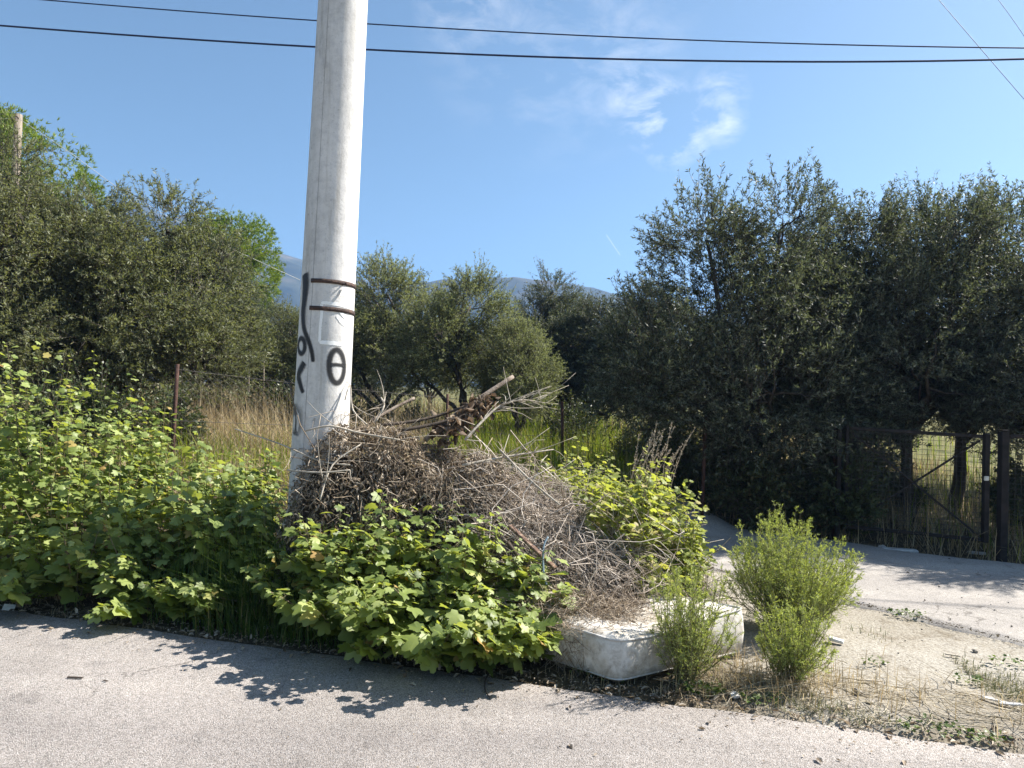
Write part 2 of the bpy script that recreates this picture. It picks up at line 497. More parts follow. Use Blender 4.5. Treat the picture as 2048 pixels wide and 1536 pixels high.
m, n, l, o = new_mat('pole_concrete')
t = n.new('ShaderNodeTexCoord'); vec = t.outputs['Object']
mpg = n.new('ShaderNodeMapping'); mpg.inputs['Scale'].default_value = (1, 1, .22); l.new(vec, mpg.inputs['Vector'])
c = ramp(n, l, noise(n, l, 4.5, 7, .65, mpg.outputs[0]), [(.28, (.44, .43, .41)), (.48, (.62, .605, .58)), (.7, (.72, .70, .67))])
pits = ramp(n, l, noise(n, l, 70, 3, .6, vec), [(.28, (.72, .72, .72)), (.4, (1, 1, 1))])
c = mixrgb(n, l, 1, c, pits, 'MULTIPLY')
mott = ramp(n, l, noise(n, l, 16, 6, .7, vec), [(.32, (.82, .82, .83)), (.55, (1.0, 1.0, 1.0))])
c = mixrgb(n, l, 1, c, mott, 'MULTIPLY')
mp2 = n.new('ShaderNodeMapping'); mp2.inputs['Scale'].default_value = (5, 5, .35); l.new(vec, mp2.inputs['Vector'])
run = ramp(n, l, noise(n, l, 3.2, 6, .7, mp2.outputs[0], .3), [(.3, (.72, .70, .66)), (.47, (1, 1, 1))])
c = mixrgb(n, l, .8, c, mixrgb(n, l, 1, c, run, 'MULTIPLY'))
scr = ramp(n, l, noise(n, l, 9, 8, .8, vec, 1.5), [(.62, (1, 1, 1)), (.7, (.62, .62, .62))])
c = mixrgb(n, l, .7, c, mixrgb(n, l, 1, c, scr, 'MULTIPLY'))
p = n.new('ShaderNodeBsdfPrincipled'); l.new(c, p.inputs['Base Color']); p.inputs['Roughness'].default_value = .85; p.inputs['Specular IOR Level'].default_value = .25
b = n.new('ShaderNodeBump'); b.inputs['Strength'].default_value = .35; b.inputs['Distance'].default_value = .008
l.new(noise(n, l, 55, 6, .7, vec), b.inputs['Height']); l.new(b.outputs[0], p.inputs['Normal'])
l.new(p.outputs[0], o.inputs['Surface'])
M_POLE = m
zz = np.concatenate([np.linspace(PZ0, 4.5, 24), np.linspace(4.8, POLE_H, 10)])
path = np.array([pole_c(z) for z in zz])
V, Fs, r = lathe_tube(path - np.array(pole.location), [pole_r(z) for z in zz], 48)
o_ = link('shaft', mesh_from('shaft', V, Fs, M_POLE, smooth=True), pole)

toC = np.array([0 - POLE[0], 0 - POLE[1]]); TH0 = math.atan2(toC[1], toC[0])
def on_pole(s, z, lift=.0015):
    """s = -1..1 across the side that faces the road, >1 wraps on behind"""
    th = TH0 + (math.asin(max(-1, min(1, s))) if abs(s) <= 1 else s * math.pi / 2)
    c = pole_c(z); rr = pole_r(z) + lift
    return np.array([c[0] + rr * math.cos(th), c[1] + rr * math.sin(th), z])
def on_pole_th(th, z, lift=.0015):
    c = pole_c(z); rr = pole_r(z) + lift
    return np.array([c[0] + rr * math.cos(TH0 + th), c[1] + rr * math.sin(TH0 + th), z])

m, n, l, o = new_mat('spray_paint_black')
a = nd(n, 'ShaderNodeAttribute', attribute_name='rnd')
p = n.new('ShaderNodeBsdfPrincipled'); p.inputs['Base Color'].default_value = (.012, .012, .013, 1); p.inputs['Roughness'].default_value = .6
tr = n.new('ShaderNodeBsdfTransparent'); mx = n.new('ShaderNodeMixShader')
f = mth(n, l, 'ADD', a.outputs['Fac'], mth(n, l, 'MULTIPLY', mth(n, l, 'SUBTRACT', noise(n, l, 160, 3, .6), .5), .55))
l.new(ramp(n, l, f, [(.06, (0, 0, 0)), (.75, (.97, .97, .97))]), mx.inputs[0])
l.new(tr.outputs[0], mx.inputs[1]); l.new(p.outputs[0], mx.inputs[2]); l.new(mx.outputs[0], o.inputs['Surface'])
M_SPRAY = m
m, n, l, o = new_mat('brush_paint_white')
a = nd(n, 'ShaderNodeAttribute', attribute_name='rnd')
p = n.new('ShaderNodeBsdfPrincipled'); p.inputs['Base Color'].default_value = (.82, .82, .8, 1); p.inputs['Roughness'].default_value = .5
tr = n.new('ShaderNodeBsdfTransparent'); mx = n.new('ShaderNodeMixShader')
f = mth(n, l, 'ADD', a.outputs['Fac'], mth(n, l, 'MULTIPLY', mth(n, l, 'SUBTRACT', noise(n, l, 60, 5, .7), .5), .8))
l.new(ramp(n, l, f, [(.3, (0, 0, 0)), (.45, (1, 1, 1))]), mx.inputs[0])
l.new(tr.outputs[0], mx.inputs[1]); l.new(p.outputs[0], mx.inputs[2]); l.new(mx.outputs[0], o.inputs['Surface'])
M_WPAINT = m

def stroke(name, pts, wid, mat, lift=.0016, closed=False, sub=10, amax=1.0):
    """pts: (theta, z) ; wid in metres (scalar or list); soft edges through rnd"""
    pts = np.array(pts, float); k = len(pts)
    wid = np.full(k, wid) if np.isscalar(wid) else np.array(wid, float)
    tt = np.linspace(0, k - 1, (k - 1) * sub + 1)
    # smooth the polyline
    def cr(a):
        i = np.clip(np.floor(tt).astype(int), 0, k - 2); f = tt - i
        g = lambda j: a[np.clip(j, 0, k - 1)] if not closed else a[np.mod(j, k - 1)]
        p0, p1, p2, p3 = g(i - 1), g(i), g(i + 1), g(i + 2)
        return .5 * ((2 * p1) + (-p0 + p2) * f + (2 * p0 - 5 * p1 + 4 * p2 - p3) * f ** 2 + (-p0 + 3 * p1 - 3 * p2 + p3) * f ** 3)
    T_, Z_, W_ = cr(pts[:, 0]), cr(pts[:, 1]), cr(wid)
    rr = .2
    dx, dz = np.gradient(T_ * rr), np.gradient(Z_); L = np.hypot(dx, dz) + 1e-9
    nx_, nz_ = -dz / L, dx / L
    offs = np.array([-1.25, -.7, 0, .7, 1.25]); al = np.array([0, .55, 1, .55, 0])
    V, rn = [], []
    for i in range(len(tt)):
        endf = 1.0 if closed else min(1, (i + .6) / (sub * .25), (len(tt) - i - .4) / (sub * .25))
        for q, aa in zip(offs, al):
            V.append(on_pole_th(T_[i] + nx_[i] * q * W_[i] / 2 / rr, Z_[i] + nz_[i] * q * W_[i] / 2, lift)); rn.append(aa * endf * amax)
    V = np.array(V) - np.array(pole.location)
    gi = np.arange(len(V)).reshape(-1, 5)
    Q = np.stack([gi[:-1, :-1], gi[:-1, 1:], gi[1:, 1:], gi[1:, :-1]], -1).reshape(-1, 4)
    return link(name, mesh_from(name, V, Q, mat, rnd=rn, smooth=True), pole)

AS = math.asin
def TZ(zx, zy):
    """position measured on the enlarged crop of the pole -> angle, height"""
    px, py = 560 + zx / 4.04, 520 + zy / 4.04
    cx = 659.7 - (py - 520) * .0573; hw = 52 + (py - 520) * .0105
    s = max(-.98, min(.98, (px - cx) / hw))
    return (AS(s), 1.6 - (py - 766) * 5.13 / F)
el = [TZ(450 + 58 * math.cos(a), 852 + 134 * math.sin(a)) for a in np.linspace(-1.2, 2 * math.pi - 1.2, 15)]
g_ = stroke('graffiti_letter', el, .044, M_SPRAY, closed=True); g_['label'] = 'black sprayed theta letter'
stroke('graffiti_bar', [TZ(398, 842), TZ(455, 838), TZ(512, 848)], [.03, .028, .028], M_SPRAY, .0022)
stroke('graffiti_line', [TZ(212, 100), TZ(216, 190), TZ(208, 300), TZ(196, 420), TZ(200, 540), TZ(232, 640), TZ(258, 730), TZ(270, 825)], [.10, .09, .075, .065, .05, .04, .036, .03], M_SPRAY)
ring = [TZ(181 + 26 * math.cos(a), 692 + 62 * math.sin(a)) for a in np.linspace(0, 2 * math.pi, 11)]
stroke('graffiti_loop', ring, .042, M_SPRAY, .0024, closed=True)
stroke('graffiti_hook', [TZ(204, 825), TZ(180, 870), TZ(155, 930), TZ(168, 1000), TZ(192, 1075)], [.055, .065, .065, .05, .036], M_SPRAY)
stroke('graffiti_smear', [TZ(118, 1180), TZ(130, 1260), TZ(128, 1340), TZ(118, 1420)], [.10, .16, .16, .12], M_SPRAY, .0012, amax=.55)
stroke('paint_line', [TZ(600, 372), TZ(540, 362), TZ(440, 348), TZ(332, 344)], [.018, .024, .03, .03], M_WPAINT, .0022)
stroke('paint_line', [TZ(340, 345), TZ(338, 430), TZ(326, 540), TZ(320, 670)], [.03, .026, .024, .026], M_WPAINT, .0019)
stroke('paint_line', [TZ(316, 662), TZ(400, 664), TZ(500, 672)], [.03, .036, .026], M_WPAINT, .0025)
stroke('paint_patch', [TZ(450, 440), TZ(500, 490), TZ(560, 520)], [.02, .05, .05], M_WPAINT, .0020)
stroke('paint_patch', [TZ(470, 400), TZ(530, 460), TZ(575, 480)], [.02, .04, .03], M_WPAINT, .0028)
M_SEAM = plain_mat('seam_dirt', [(.3, (.12, .115, .11)), (.7, (.3, .29, .28))], 20, bump=0)
seam = [(AS(-.56), z) for z in np.linspace(PZ0 + .02, POLE_H - .1, 30)]
Vs_, = [np.array([on_pole_th(th + d_, z, .0008) for (th, z) in seam for d_ in (-.007, .007)])]
gi = np.arange(len(Vs_)).reshape(-1, 2)
link('seam', mesh_from('seam', Vs_ - np.array(pole.location), np.stack([gi[:-1, 0], gi[:-1, 1], gi[1:, 1], gi[1:, 0]], -1), M_SEAM), pole)

M_RUST = plain_mat('rusty_steel', [(.3, (.035, .024, .02)), (.5, (.062, .04, .033)), (.7, (.12, .07, .05))], 25, rough=.8, bump=.4)
def strap(z, th0, th1, h, tilt):
    k = 40; V = []
    for i in range(k):
        th = th0 + (th1 - th0) * i / (k - 1)
        for dz, lf in ((-h / 2, .001), (-h / 2, .006), (h / 2, .006), (h / 2, .001)):
            V.append(on_pole_th(th, z + dz + tilt * (th - th0), lf))
    V = np.array(V) - np.array(pole.location)
    gi = np.arange(len(V)).reshape(k, 4)
    Q = np.stack([gi[:-1], np.roll(gi[:-1], -1, 1), np.roll(gi[1:], -1, 1), gi[1:]], -1).reshape(-1, 4)
    return link('strap', mesh_from('strap', V, [Q, gi[:1, ::-1], gi[-1:]], M_RUST), pole)
s1 = strap(2.352, TZ(262, 178)[0], TZ(262, 178)[0] + 5.2, .030, -.006)
s2 = strap(2.152, TZ(248, 388)[0], TZ(248, 388)[0] + 5.0, .031, -.008)
thb, zb = TZ(497, 200)
pb = on_pole_th(thb, zb + .012, 0); dirb = on_pole_th(thb, zb, .2) - on_pole_th(thb, zb, 0); dirb /= np.linalg.norm(dirb)
V, Fs, r = lathe_tube(np.array([pb, pb + dirb * .05, pb + dirb * .052, pb + dirb * .06]) - np.array(s1.matrix_world.translation) - np.array(pole.location), [.006, .006, .014, .014], 8)
link('bolt', mesh_from('bolt', V, Fs, M_RUST), s1)
M_RAG = plain_mat('white_rag', [(.3, (.6, .6, .58)), (.7, (.8, .8, .78))], 30, bump=.3)
rg = [TZ(503, 205), TZ(497, 235), TZ(483, 265), TZ(474, 280)]
V = np.array([on_pole_th(t_ + d_, z_, .01 + .004 * i) for i, (t_, z_) in enumerate(rg) for d_ in (-.045, 0.0, .045)]) - np.array(pole.location)
gi = np.arange(12).reshape(4, 3)
link('rag_strip', mesh_from('rag_strip', V, np.stack([gi[:-1, :-1], gi[:-1, 1:], gi[1:, 1:], gi[1:, :-1]], -1).reshape(-1, 4), M_RAG, smooth=True), pole)

# ------------------------------------------------------------------ overhead cables
M_CABLE = plain_mat('cable_sheath', [(.3, (.010, .016, .05)), (.7, (.02, .03, .08))], 30, rough=.5, bump=0)
M_WIRE = plain_mat('pale_wire', [(.3, (.3, .3, .28)), (.7, (.5, .5, .47))], 30, rough=.5, bump=0)
def cable(name, pts, rad, mat, label, cat, k=6, n=60, group=None):
    """quadratic through three points, extended past both ends"""
    p0, p1, p2 = [np.array(q, float) for q in pts]
    tt = np.linspace(-.6, 1.6, n)
    P = np.outer((1 - tt) * (1 - 2 * tt), p0) + np.outer(4 * tt * (1 - tt), p1) + np.outer(tt * (2 * tt - 1), p2)
    c0 = P[0].copy()
    V, Fs, r = lathe_tube(P - c0, np.full(n, rad), k)
    return tag(link(name, mesh_from(name, V, Fs, mat, smooth=True), loc=c0), label, cat, group)
cable('overhead_cable', [at(0, 51, 8.5), at(1060, 113, 8.0), at(2048, 118, 7.5)], .0105, M_CABLE, 'lower and thicker of the two long dark cables crossing the sky', 'cable')
cable('overhead_cable', [at(92, 0, 9.5), at(1060, 66, 9.0), at(2048, 96, 8.5)], .008, M_CABLE, 'upper and thinner of the two long dark cables crossing the sky', 'cable')
cable('overhead_wire', [at(1878, 0, 12), at(1966, 103, 12), at(2048, 198, 12)], .005, M_CABLE, 'longer thin wire slanting down across the upper right sky corner', 'wire', 5)
cable('overhead_wire', [at(1993, -5, 12), at(2022, 34, 12), at(2048, 72, 12)], .004, M_CABLE, 'shorter thin wire slanting at the far right sky edge', 'wire', 5)

# ------------------------------------------------------------------ vegetation materials
M_OLIVE = leaf_mat('olive_leaf_backlit', [(0, (.02, .03, .015)), (.35, (.036, .048, .026)), (.7, (.062, .075, .044)), (.92, (.105, .118, .068)), (1, (.17, .17, .09))], back=(.19, .21, .165), trans=.24, gloss=.1, rough=.58, trans_tint=(1.3, 1.35, .6))  # leaf colour darkened to give the right-hand trees their backlit look
M_OLIVE2 = leaf_mat('olive_leaf_yellowish_lit', [(0, (.06, .075, .032)), (.4, (.105, .12, .06)), (.8, (.155, .165, .085)), (1, (.22, .215, .11))], back=(.30, .32, .22), trans=.36, gloss=.08, rough=.58, trans_tint=(1.3, 1.35, .6))  # yellowish copy, its colour also brightened to look sunlit in mid grove
M_OLIVEL = leaf_mat('olive_leaf_light', [(0, (.04, .052, .022)), (.4, (.075, .09, .04)), (.8, (.125, .135, .065)), (1, (.2, .19, .09))], back=(.26, .28, .18), trans=.32, gloss=.09, rough=.58, trans_tint=(1.35, 1.35, .55))  # lighter, yellower copy without the painted backlit darkening
M_PINE = leaf_mat('pine_needles', [(0, (.075, .12, .018)), (.5, (.14, .2, .028)), (1, (.22, .27, .045))], trans=.35, gloss=.06, rough=.5)
M_CYP = leaf_mat('cypress_scales', [(0, (.015, .022, .012)), (1, (.04, .05, .025))], trans=.1, gloss=.05)
M_BARK = plain_mat('olive_bark', [(.3, (.035, .028, .02)), (.5, (.075, .062, .048)), (.7, (.14, .12, .095))], 6, 8, rough=.95, bump=.9, stretch=(3, 3, .8))

LEAF = np.array([(0, 0, 0), (.5, .45, .06), (0, 1, 0), (-.5, .45, .06)], float)  # x width, y along
LEAF_F = [np.array([[0, 1, 2, 3]])]

def olive_crown(seed, lobes, n_twigs, leaf_len=.062, leaf_w=.0165, shoots=40, up=.45, twig_len=(.3, .6), sub=27):
    rng = np.random.default_rng(seed)
    lobes = np.array(lobes, float)  # cx cy cz rx ry rz
    wgt = (lobes[:, 3] * lobes[:, 4] * lobes[:, 5]) ** .72; wgt /= wgt.sum()
    li = rng.choice(len(lobes), n_twigs, p=wgt)
    d = norm(rng.normal(size=(n_twigs, 3)))
    rad = .45 + .6 * rng.random(n_twigs) ** .7
    # clumping: keep twigs near random clump directions
    cc = norm(rng.normal(size=(len(lobes), 26, 3)))
    pick = cc[li, rng.integers(0, 26, n_twigs)]
    d = norm(d * .34 + pick)
    p = lobes[li, :3] + d * rad[:, None] * lobes[li, 3:]
    tdir = norm(d * np.array([.9, .9, .7]) + np.array([0, 0, up]) + rng.normal(size=(n_twigs, 3)) * .38)
    L = rng.uniform(*twig_len, n_twigs)
    # feathery shoots that stick out of the outline
    if shoots:
        shoots *= 2; ncl = max(4, shoots // 14); ci = rng.integers(0, ncl, shoots)
        si = rng.choice(len(lobes), ncl, p=wgt)[ci]; sd = norm(rng.normal(size=(ncl, 3)) * np.array([.8, .8, .3]) + np.array([0, 0, .75]))[ci]
        sd = norm(sd + rng.normal(size=(shoots, 3)) * .16)
        sp = lobes[si, :3] + sd * .92 * lobes[si, 3:]
        p = np.concatenate([p, sp]); tdir = np.concatenate([tdir, norm(sd * .6 + np.array([0, 0, .8]) + rng.normal(size=(shoots, 3)) * .25)])
        L = np.concatenate([L, rng.uniform(.45, 1.05, shoots)])
    N = len(p)
    s = np.linspace(0, 1, 5)
    droop = rng.uniform(-.02, .3, N)
    P = p[:, None, :] + tdir[:, None, :] * (s[None, :, None] - .35) * L[:, None, None]
    P[:, :, 2] -= (droop[:, None] * L[:, None] * s[None] ** 2)
    tw = tubes(P[:, ::2], np.outer(np.full(N, 1), np.linspace(.0045, .0012, 3)), 3, rng)
    # leaves
    ss = rng.random((N, sub)) ** .8
    base = p[:, None, :] + tdir[:, None, :] * (ss[..., None] - .35) * L[:, None, None]
    base[..., 2] -= droop[:, None] * L[:, None] * ss ** 2
    side = rng.normal(size=(N, sub, 3)); side -= (side * tdir[:, None, :]).sum(-1, keepdims=True) * tdir[:, None, :]
    side = norm(side)
    ld = norm(tdir[:, None, :] * .75 + side * .75 + rng.normal(size=(N, sub, 3)) * .2 + np.array([0, 0, -.12]))
    up_ = norm(np.array([0, 0, .6]) + rng.normal(size=(N, sub, 3)) * .7)
    base, ld, up_ = base.reshape(-1, 3), ld.reshape(-1, 3), up_.reshape(-1, 3)
    X, Yv, Z = frame(ld, up_)
    sz = rng.uniform(.7, 1.25, len(base))
    sc3 = np.stack([leaf_w * sz, leaf_len * sz, leaf_len * sz], -1)
    clump = np.repeat(rng.random(N), sub) * .45 + rng.random(len(base)) * .55
    lv = place(LEAF, LEAF_F, base, X, Yv, Z, sc3, clump)
    return lv, tw, P

def limb_mesh(seed, lobes, base_r, fork_z, P, n_br=70, lean=(0, 0), nfork=3):
    rng = np.random.default_rng(seed + 500)
    lobes = np.array(lobes, float); parts = []
    def curve(a, b, k=8, wob=.12):
        t_ = np.linspace(0, 1, k)[:, None]
        mid = (a + b) / 2 + rng.normal(size=3) * wob * np.linalg.norm(b - a)
        pts = (1 - t_) ** 2 * a + 2 * t_ * (1 - t_) * mid + t_ ** 2 * b
        pts[1:-1] += rng.normal(size=(k - 2, 3)) * .03
        return pts
    f0 = np.array([lean[0], lean[1], fork_z])
    tr_ = curve(np.array([0, 0, -.15]), f0, 9, .05); tr_[1:-1] = (tr_[:-2] + tr_[1:-1] + tr_[2:]) / 3
    parts.append(lathe_tube(tr_, np.linspace(base_r * 1.25, base_r * .8, 9) * (1 + rng.normal(size=9) * .06), 10))
    forks = []
    for i in range(len(lobes)):
        c = lobes[i, :3]
        a = f0 + rng.normal(size=3) * .03
        pts = curve(a, c, 9, .1)
        parts.append(lathe_tube(pts, np.linspace(base_r * .55, .022, 9), 7))
        forks.append(pts)
    ends = P[rng.choice(len(P), min(n_br, len(P)), replace=False), 0, :]
    for e in ends:
        i = np.argmin(((lobes[:, :3] - e) ** 2).sum(1)); st = forks[i][rng.integers(4, 9)]
        pts = curve(st, e, 6, .12)
        parts.append(lathe_tube(pts, np.linspace(.02, .005, 6), 4))
    return merge(parts)

class Tree:
    def __init__(s, seed, lobes, n_twigs, base_r, fork_z, mat, lean=(0, 0), **kw):
        lv, tw, P = olive_crown(seed, lobes, n_twigs, **kw)
        s.crown = mesh_from('crown', *lv[:2], mat, lv[2])
        s.twigs = mesh_from('twigs', *tw[:2], M_BARK)
        V, Fs, r_ = limb_mesh(seed, lobes, base_r, fork_z, P, lean=lean)
        s.trunk = mesh_from('trunk', V, Fs, M_BARK, smooth=True)
    def put(s, name, x, y, rz, sc_, label, group, cat='olive tree', sz=None, crown_mat=None):
        t_ = thing(name, label, cat, (x, y, float(ground_z(x, y)) - .03), group)
        t_.rotation_euler = (0, 0, rz); t_.scale = (sc_, sc_, sz or sc_)
        link('trunk', s.trunk, t_); cr_ = link('crown', s.crown, t_); link('twigs', s.twigs, t_)
        cr_['kind'] = 'stuff'
        if crown_mat:
            cr_.material_slots[0].link = 'OBJECT'; cr_.material_slots[0].material = crown_mat
        return t_

# big dense one (right, low hanging skirts)
big = Tree(11, [(0, 0, 2.6, 1.35, 1.3, 1.2), (-1.1, -.2, 2.0, .95, 1.0, 1.0), (1.0, .1, 2.5, 1.05, 1.0, 1.1), (.1, -.7, 1.6, 1.3, .8, .9),
                (-.4, .2, 3.6, .8, .8, .75), (.6, 0, 3.75, .8, .7, .75), (-1.5, 0, 1.75, .6, .8, .7), (1.3, -.3, 1.3, .8, .8, .9), (0, .9, 2.2, 1.2, .7, 1.1), (.45, -.3, 1.0, .95, .8, .6)],
           4700, .12, .9, M_OLIVE, shoots=110, leaf_len=.058, leaf_w=.0143)
tall = Tree(12, [(0, 0, 2.5, 1.1, 1.1, 1.2), (.6, .1, 3.4, .7, .7, .9), (-.6, -.1, 3.1, .7, .7, .9), (.1, 0, 4.1, .55, .55, .7), (-.9, 0, 1.9, .7, .8, .9), (.9, -.2, 1.9, .8, .8, .9), (0, -.6, 1.3, 1.1, .7, .7)],
            3900, .12, 1.0, M_OLIVE, shoots=90, leaf_len=.058, leaf_w=.0143, up=.55)
open_ = Tree(13, [(-.7, 0, 2.3, .9, .9, .8), (.8, .1, 2.5, .9, .9, .85), (0, .1, 3.2, .85, .8, .7), (-1.2, .2, 1.7, .6, .6, .55), (1.35, -.1, 1.8, .6, .7, .6), (.1, -.5, 2.0, .7, .6, .6)],
             2700, .1, .75, M_OLIVE2, shoots=70, leaf_len=.058, leaf_w=.0145, up=.5)
twin = Tree(14, [(-.2, 0, 2.0, 1.2, 1.1, 1.0), (.7, 0, 2.6, .9, .9, .8), (-.9, .1, 2.6, .8, .8, .75), (.1, .1, 3.3, .7, .7, .6), (1.2, .1, 1.6, .7, .8, .7), (-1.3, -.1, 1.5, .6, .7, .7), (0, -.6, 1.2, 1.1, .6, .6)],
            3400, .11, .7, M_OLIVE, shoots=70, leaf_len=.058, leaf_w=.0145, lean=(.25, 0))

high = Tree(15, [(0, 0, 2.7, 1.3, 1.2, 1.1), (-1.0, -.2, 2.2, .9, .9, .8), (1.0, .1, 2.3, .95, .9, .85), (-.5, .2, 3.7, .65, .65, .75), (.55, 0, 3.8, .65, .65, .75), (0, .8, 2.1, 1.1, .7, .8), (.2, -.8, 1.95, 1.0, .6, .65)],
            3900, .085, 1.2, M_OLIVE, shoots=110, leaf_len=.058, leaf_w=.0143)
GR, GL, GMid = 'olive trees on the right behind the gate', 'olive trees on the left', 'olive trees in the middle of the grove'
def X_(px, Y): return float(at(px, 780, Y)[0])
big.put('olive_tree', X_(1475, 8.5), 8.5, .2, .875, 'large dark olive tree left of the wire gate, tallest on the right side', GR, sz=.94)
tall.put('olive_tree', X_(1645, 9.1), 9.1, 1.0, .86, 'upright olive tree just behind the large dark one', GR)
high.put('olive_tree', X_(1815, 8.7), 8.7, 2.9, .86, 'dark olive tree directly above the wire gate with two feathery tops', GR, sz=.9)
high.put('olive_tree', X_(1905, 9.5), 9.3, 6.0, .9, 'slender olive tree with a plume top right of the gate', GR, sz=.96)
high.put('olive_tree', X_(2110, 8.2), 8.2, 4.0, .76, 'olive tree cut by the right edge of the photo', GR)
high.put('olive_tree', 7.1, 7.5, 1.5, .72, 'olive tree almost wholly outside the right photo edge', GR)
big.put('olive_tree', 9.4, 11.6, 1.1, .95, 'added olive tree behind the mesh fence, shading the grass behind the gate', GR)  # tree added to keep the sun off the field behind the gate
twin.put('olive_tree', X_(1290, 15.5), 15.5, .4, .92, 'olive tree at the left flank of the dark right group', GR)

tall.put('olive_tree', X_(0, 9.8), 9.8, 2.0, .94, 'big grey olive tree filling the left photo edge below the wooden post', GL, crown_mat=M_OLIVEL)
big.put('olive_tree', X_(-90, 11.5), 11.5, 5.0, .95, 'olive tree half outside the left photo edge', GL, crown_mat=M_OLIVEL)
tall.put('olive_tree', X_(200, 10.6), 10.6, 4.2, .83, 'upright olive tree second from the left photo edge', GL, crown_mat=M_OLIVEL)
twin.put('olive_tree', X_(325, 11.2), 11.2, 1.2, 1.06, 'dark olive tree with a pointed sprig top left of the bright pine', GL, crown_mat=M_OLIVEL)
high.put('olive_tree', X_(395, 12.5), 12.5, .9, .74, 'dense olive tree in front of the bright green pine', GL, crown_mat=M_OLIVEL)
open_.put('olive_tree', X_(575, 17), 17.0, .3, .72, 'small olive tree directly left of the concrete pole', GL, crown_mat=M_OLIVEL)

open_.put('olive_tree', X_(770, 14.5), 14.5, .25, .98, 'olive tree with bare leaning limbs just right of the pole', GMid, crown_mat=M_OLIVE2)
open_.put('olive_tree', X_(935, 13.2), 13.2, 3.5, .86, 'open olive tree with a slanting dark trunk in mid grove', GMid)
tall.put('olive_tree', X_(1095, 16.5), 16.5, .6, .84, 'taller olive tree with feathery top right of the slanting trunk', GMid)
twin.put('olive_tree', X_(1195, 15.5), 15.5, 2.8, .82, 'rounded olive tree between mid grove and the dark right group', GMid)
open_.put('olive_tree', X_(1040, 12.6), 12.6, 1.9, .62, 'low olive bush with a pale green crown behind the wooden stake', GMid)
for i, (px, Y, s_, lb) in enumerate((
        (640, 22, 1.1, 'hidden by the concrete pole'), (720, 25, 1.15, 'seen just right of the pole'), (860, 24, 1.05, 'in the dip left of the far hill'),
        (1000, 26, 1.1, 'below the far hill'), (1130, 28, 1.2, 'behind the feathery mid grove top'), (1420, 21, 1.0, 'behind the large dark olive'),
        (1750, 20, 1.1, 'seen through the wire gate'), (500, 21, 1.0, 'below the bright green pine'), (150, 18, 1.1, 'behind the left edge olives'))):
    (twin, big, open_)[i % 3].put('olive_tree', X_(px, Y), Y, i * 1.3, s_ * .8, 'olive tree of the back row ' + lb, 'back row of the olive grove')


# ---- pines and cypress on the left
TUFT = np.array([(0, 0, 0), (.5, .4, 0), (0, 1, 0), (-.5, .4, 0)], float)
def pine_mesh(seed, lobes, n, size=.28):
    rng = np.random.default_rng(seed); lobes = np.array(lobes, float)
    w = lobes[:, 3] ** 2; w /= w.sum()
    li = rng.choice(len(lobes), n, p=w)
    cc = norm(rng.normal(size=(len(lobes), 70, 3)))
    d = norm(norm(rng.normal(size=(n, 3))) * .3 + cc[li, rng.integers(0, 40, n)])
    p = lobes[li, :3] + d * lobes[li, 3:] * (.72 + .32 * rng.random(n))[:, None]
    k = 9
    base = np.repeat(p, k, 0); dd = np.repeat(d, k, 0)
    ld = norm(dd * .8 + rng.normal(size=(n * k, 3)) * .6 + np.array([0, 0, .35]))
    X, Yv, Z = frame(ld, norm(rng.normal(size=(n * k, 3))))
    sz = rng.uniform(.6, 1.2, n * k) * size
    return place(TUFT, LEAF_F, base, X, Yv, Z, np.stack([sz * .16, sz, sz], -1), np.repeat(rng.random(n), k) * .5 + rng.random(n * k) * .5)
def pine(px, Y, topz, lobes, label, seed, n, size):
    x = X_(px, Y); t_ = thing('pine_tree', label, 'pine tree', (x, Y, float(ground_z(x, Y)) - .05), 'bright green pines behind the left olives')
    V, Fs, r_ = pine_mesh(seed, lobes, n, size)
    c_ = link('crown', mesh_from('crown', V, Fs, M_PINE, r_), t_); c_['kind'] = 'stuff'
    lb = np.array(lobes)
    parts = [lathe_tube([(0, 0, -.1), (.1, 0, topz * .3), (0, .1, topz * .6)], [.28, .22, .16], 10)]
    for q in lb: parts.append(lathe_tube([(0, .1, topz * .45), (q[0] * .5, q[1] * .5, topz * .6), tuple(q[:3])], [.13, .1, .04], 6))
    V, Fs, r_ = merge(parts)
    link('trunk', mesh_from('trunk', V, Fs, M_BARK, smooth=True), t_)
pine(482, 30, 8, [(0, 0, 6.0, 1.6, 1.6, 2.2), (-.7, 0, 6.7, 1.4, 1.4, 1.6), (.55, -.3, 5.2, 1.0, 1.3, 1.5), (-1.6, 0, 6.0, 1.5, 1.5, 1.9), (.2, -.3, 4.2, 1.1, 1.2, 1.2)], 'rounded bright green pine between the left olives and the mountain', 3, 6800, .17)
pine(60, 26, 11, [(0, 0, 8.6, 1.9, 1.9, 2.2), (-1.6, 0, 9.4, 1.8, 1.8, 1.8), (1.1, 0, 7.3, 1.3, 1.5, 1.8), (-3, 0, 9, 2, 2, 2.4), (.2, 0, 6, 2, 2, 2)], 'tall bright green pine behind the wooden post at the left edge', 4, 6500, .2)
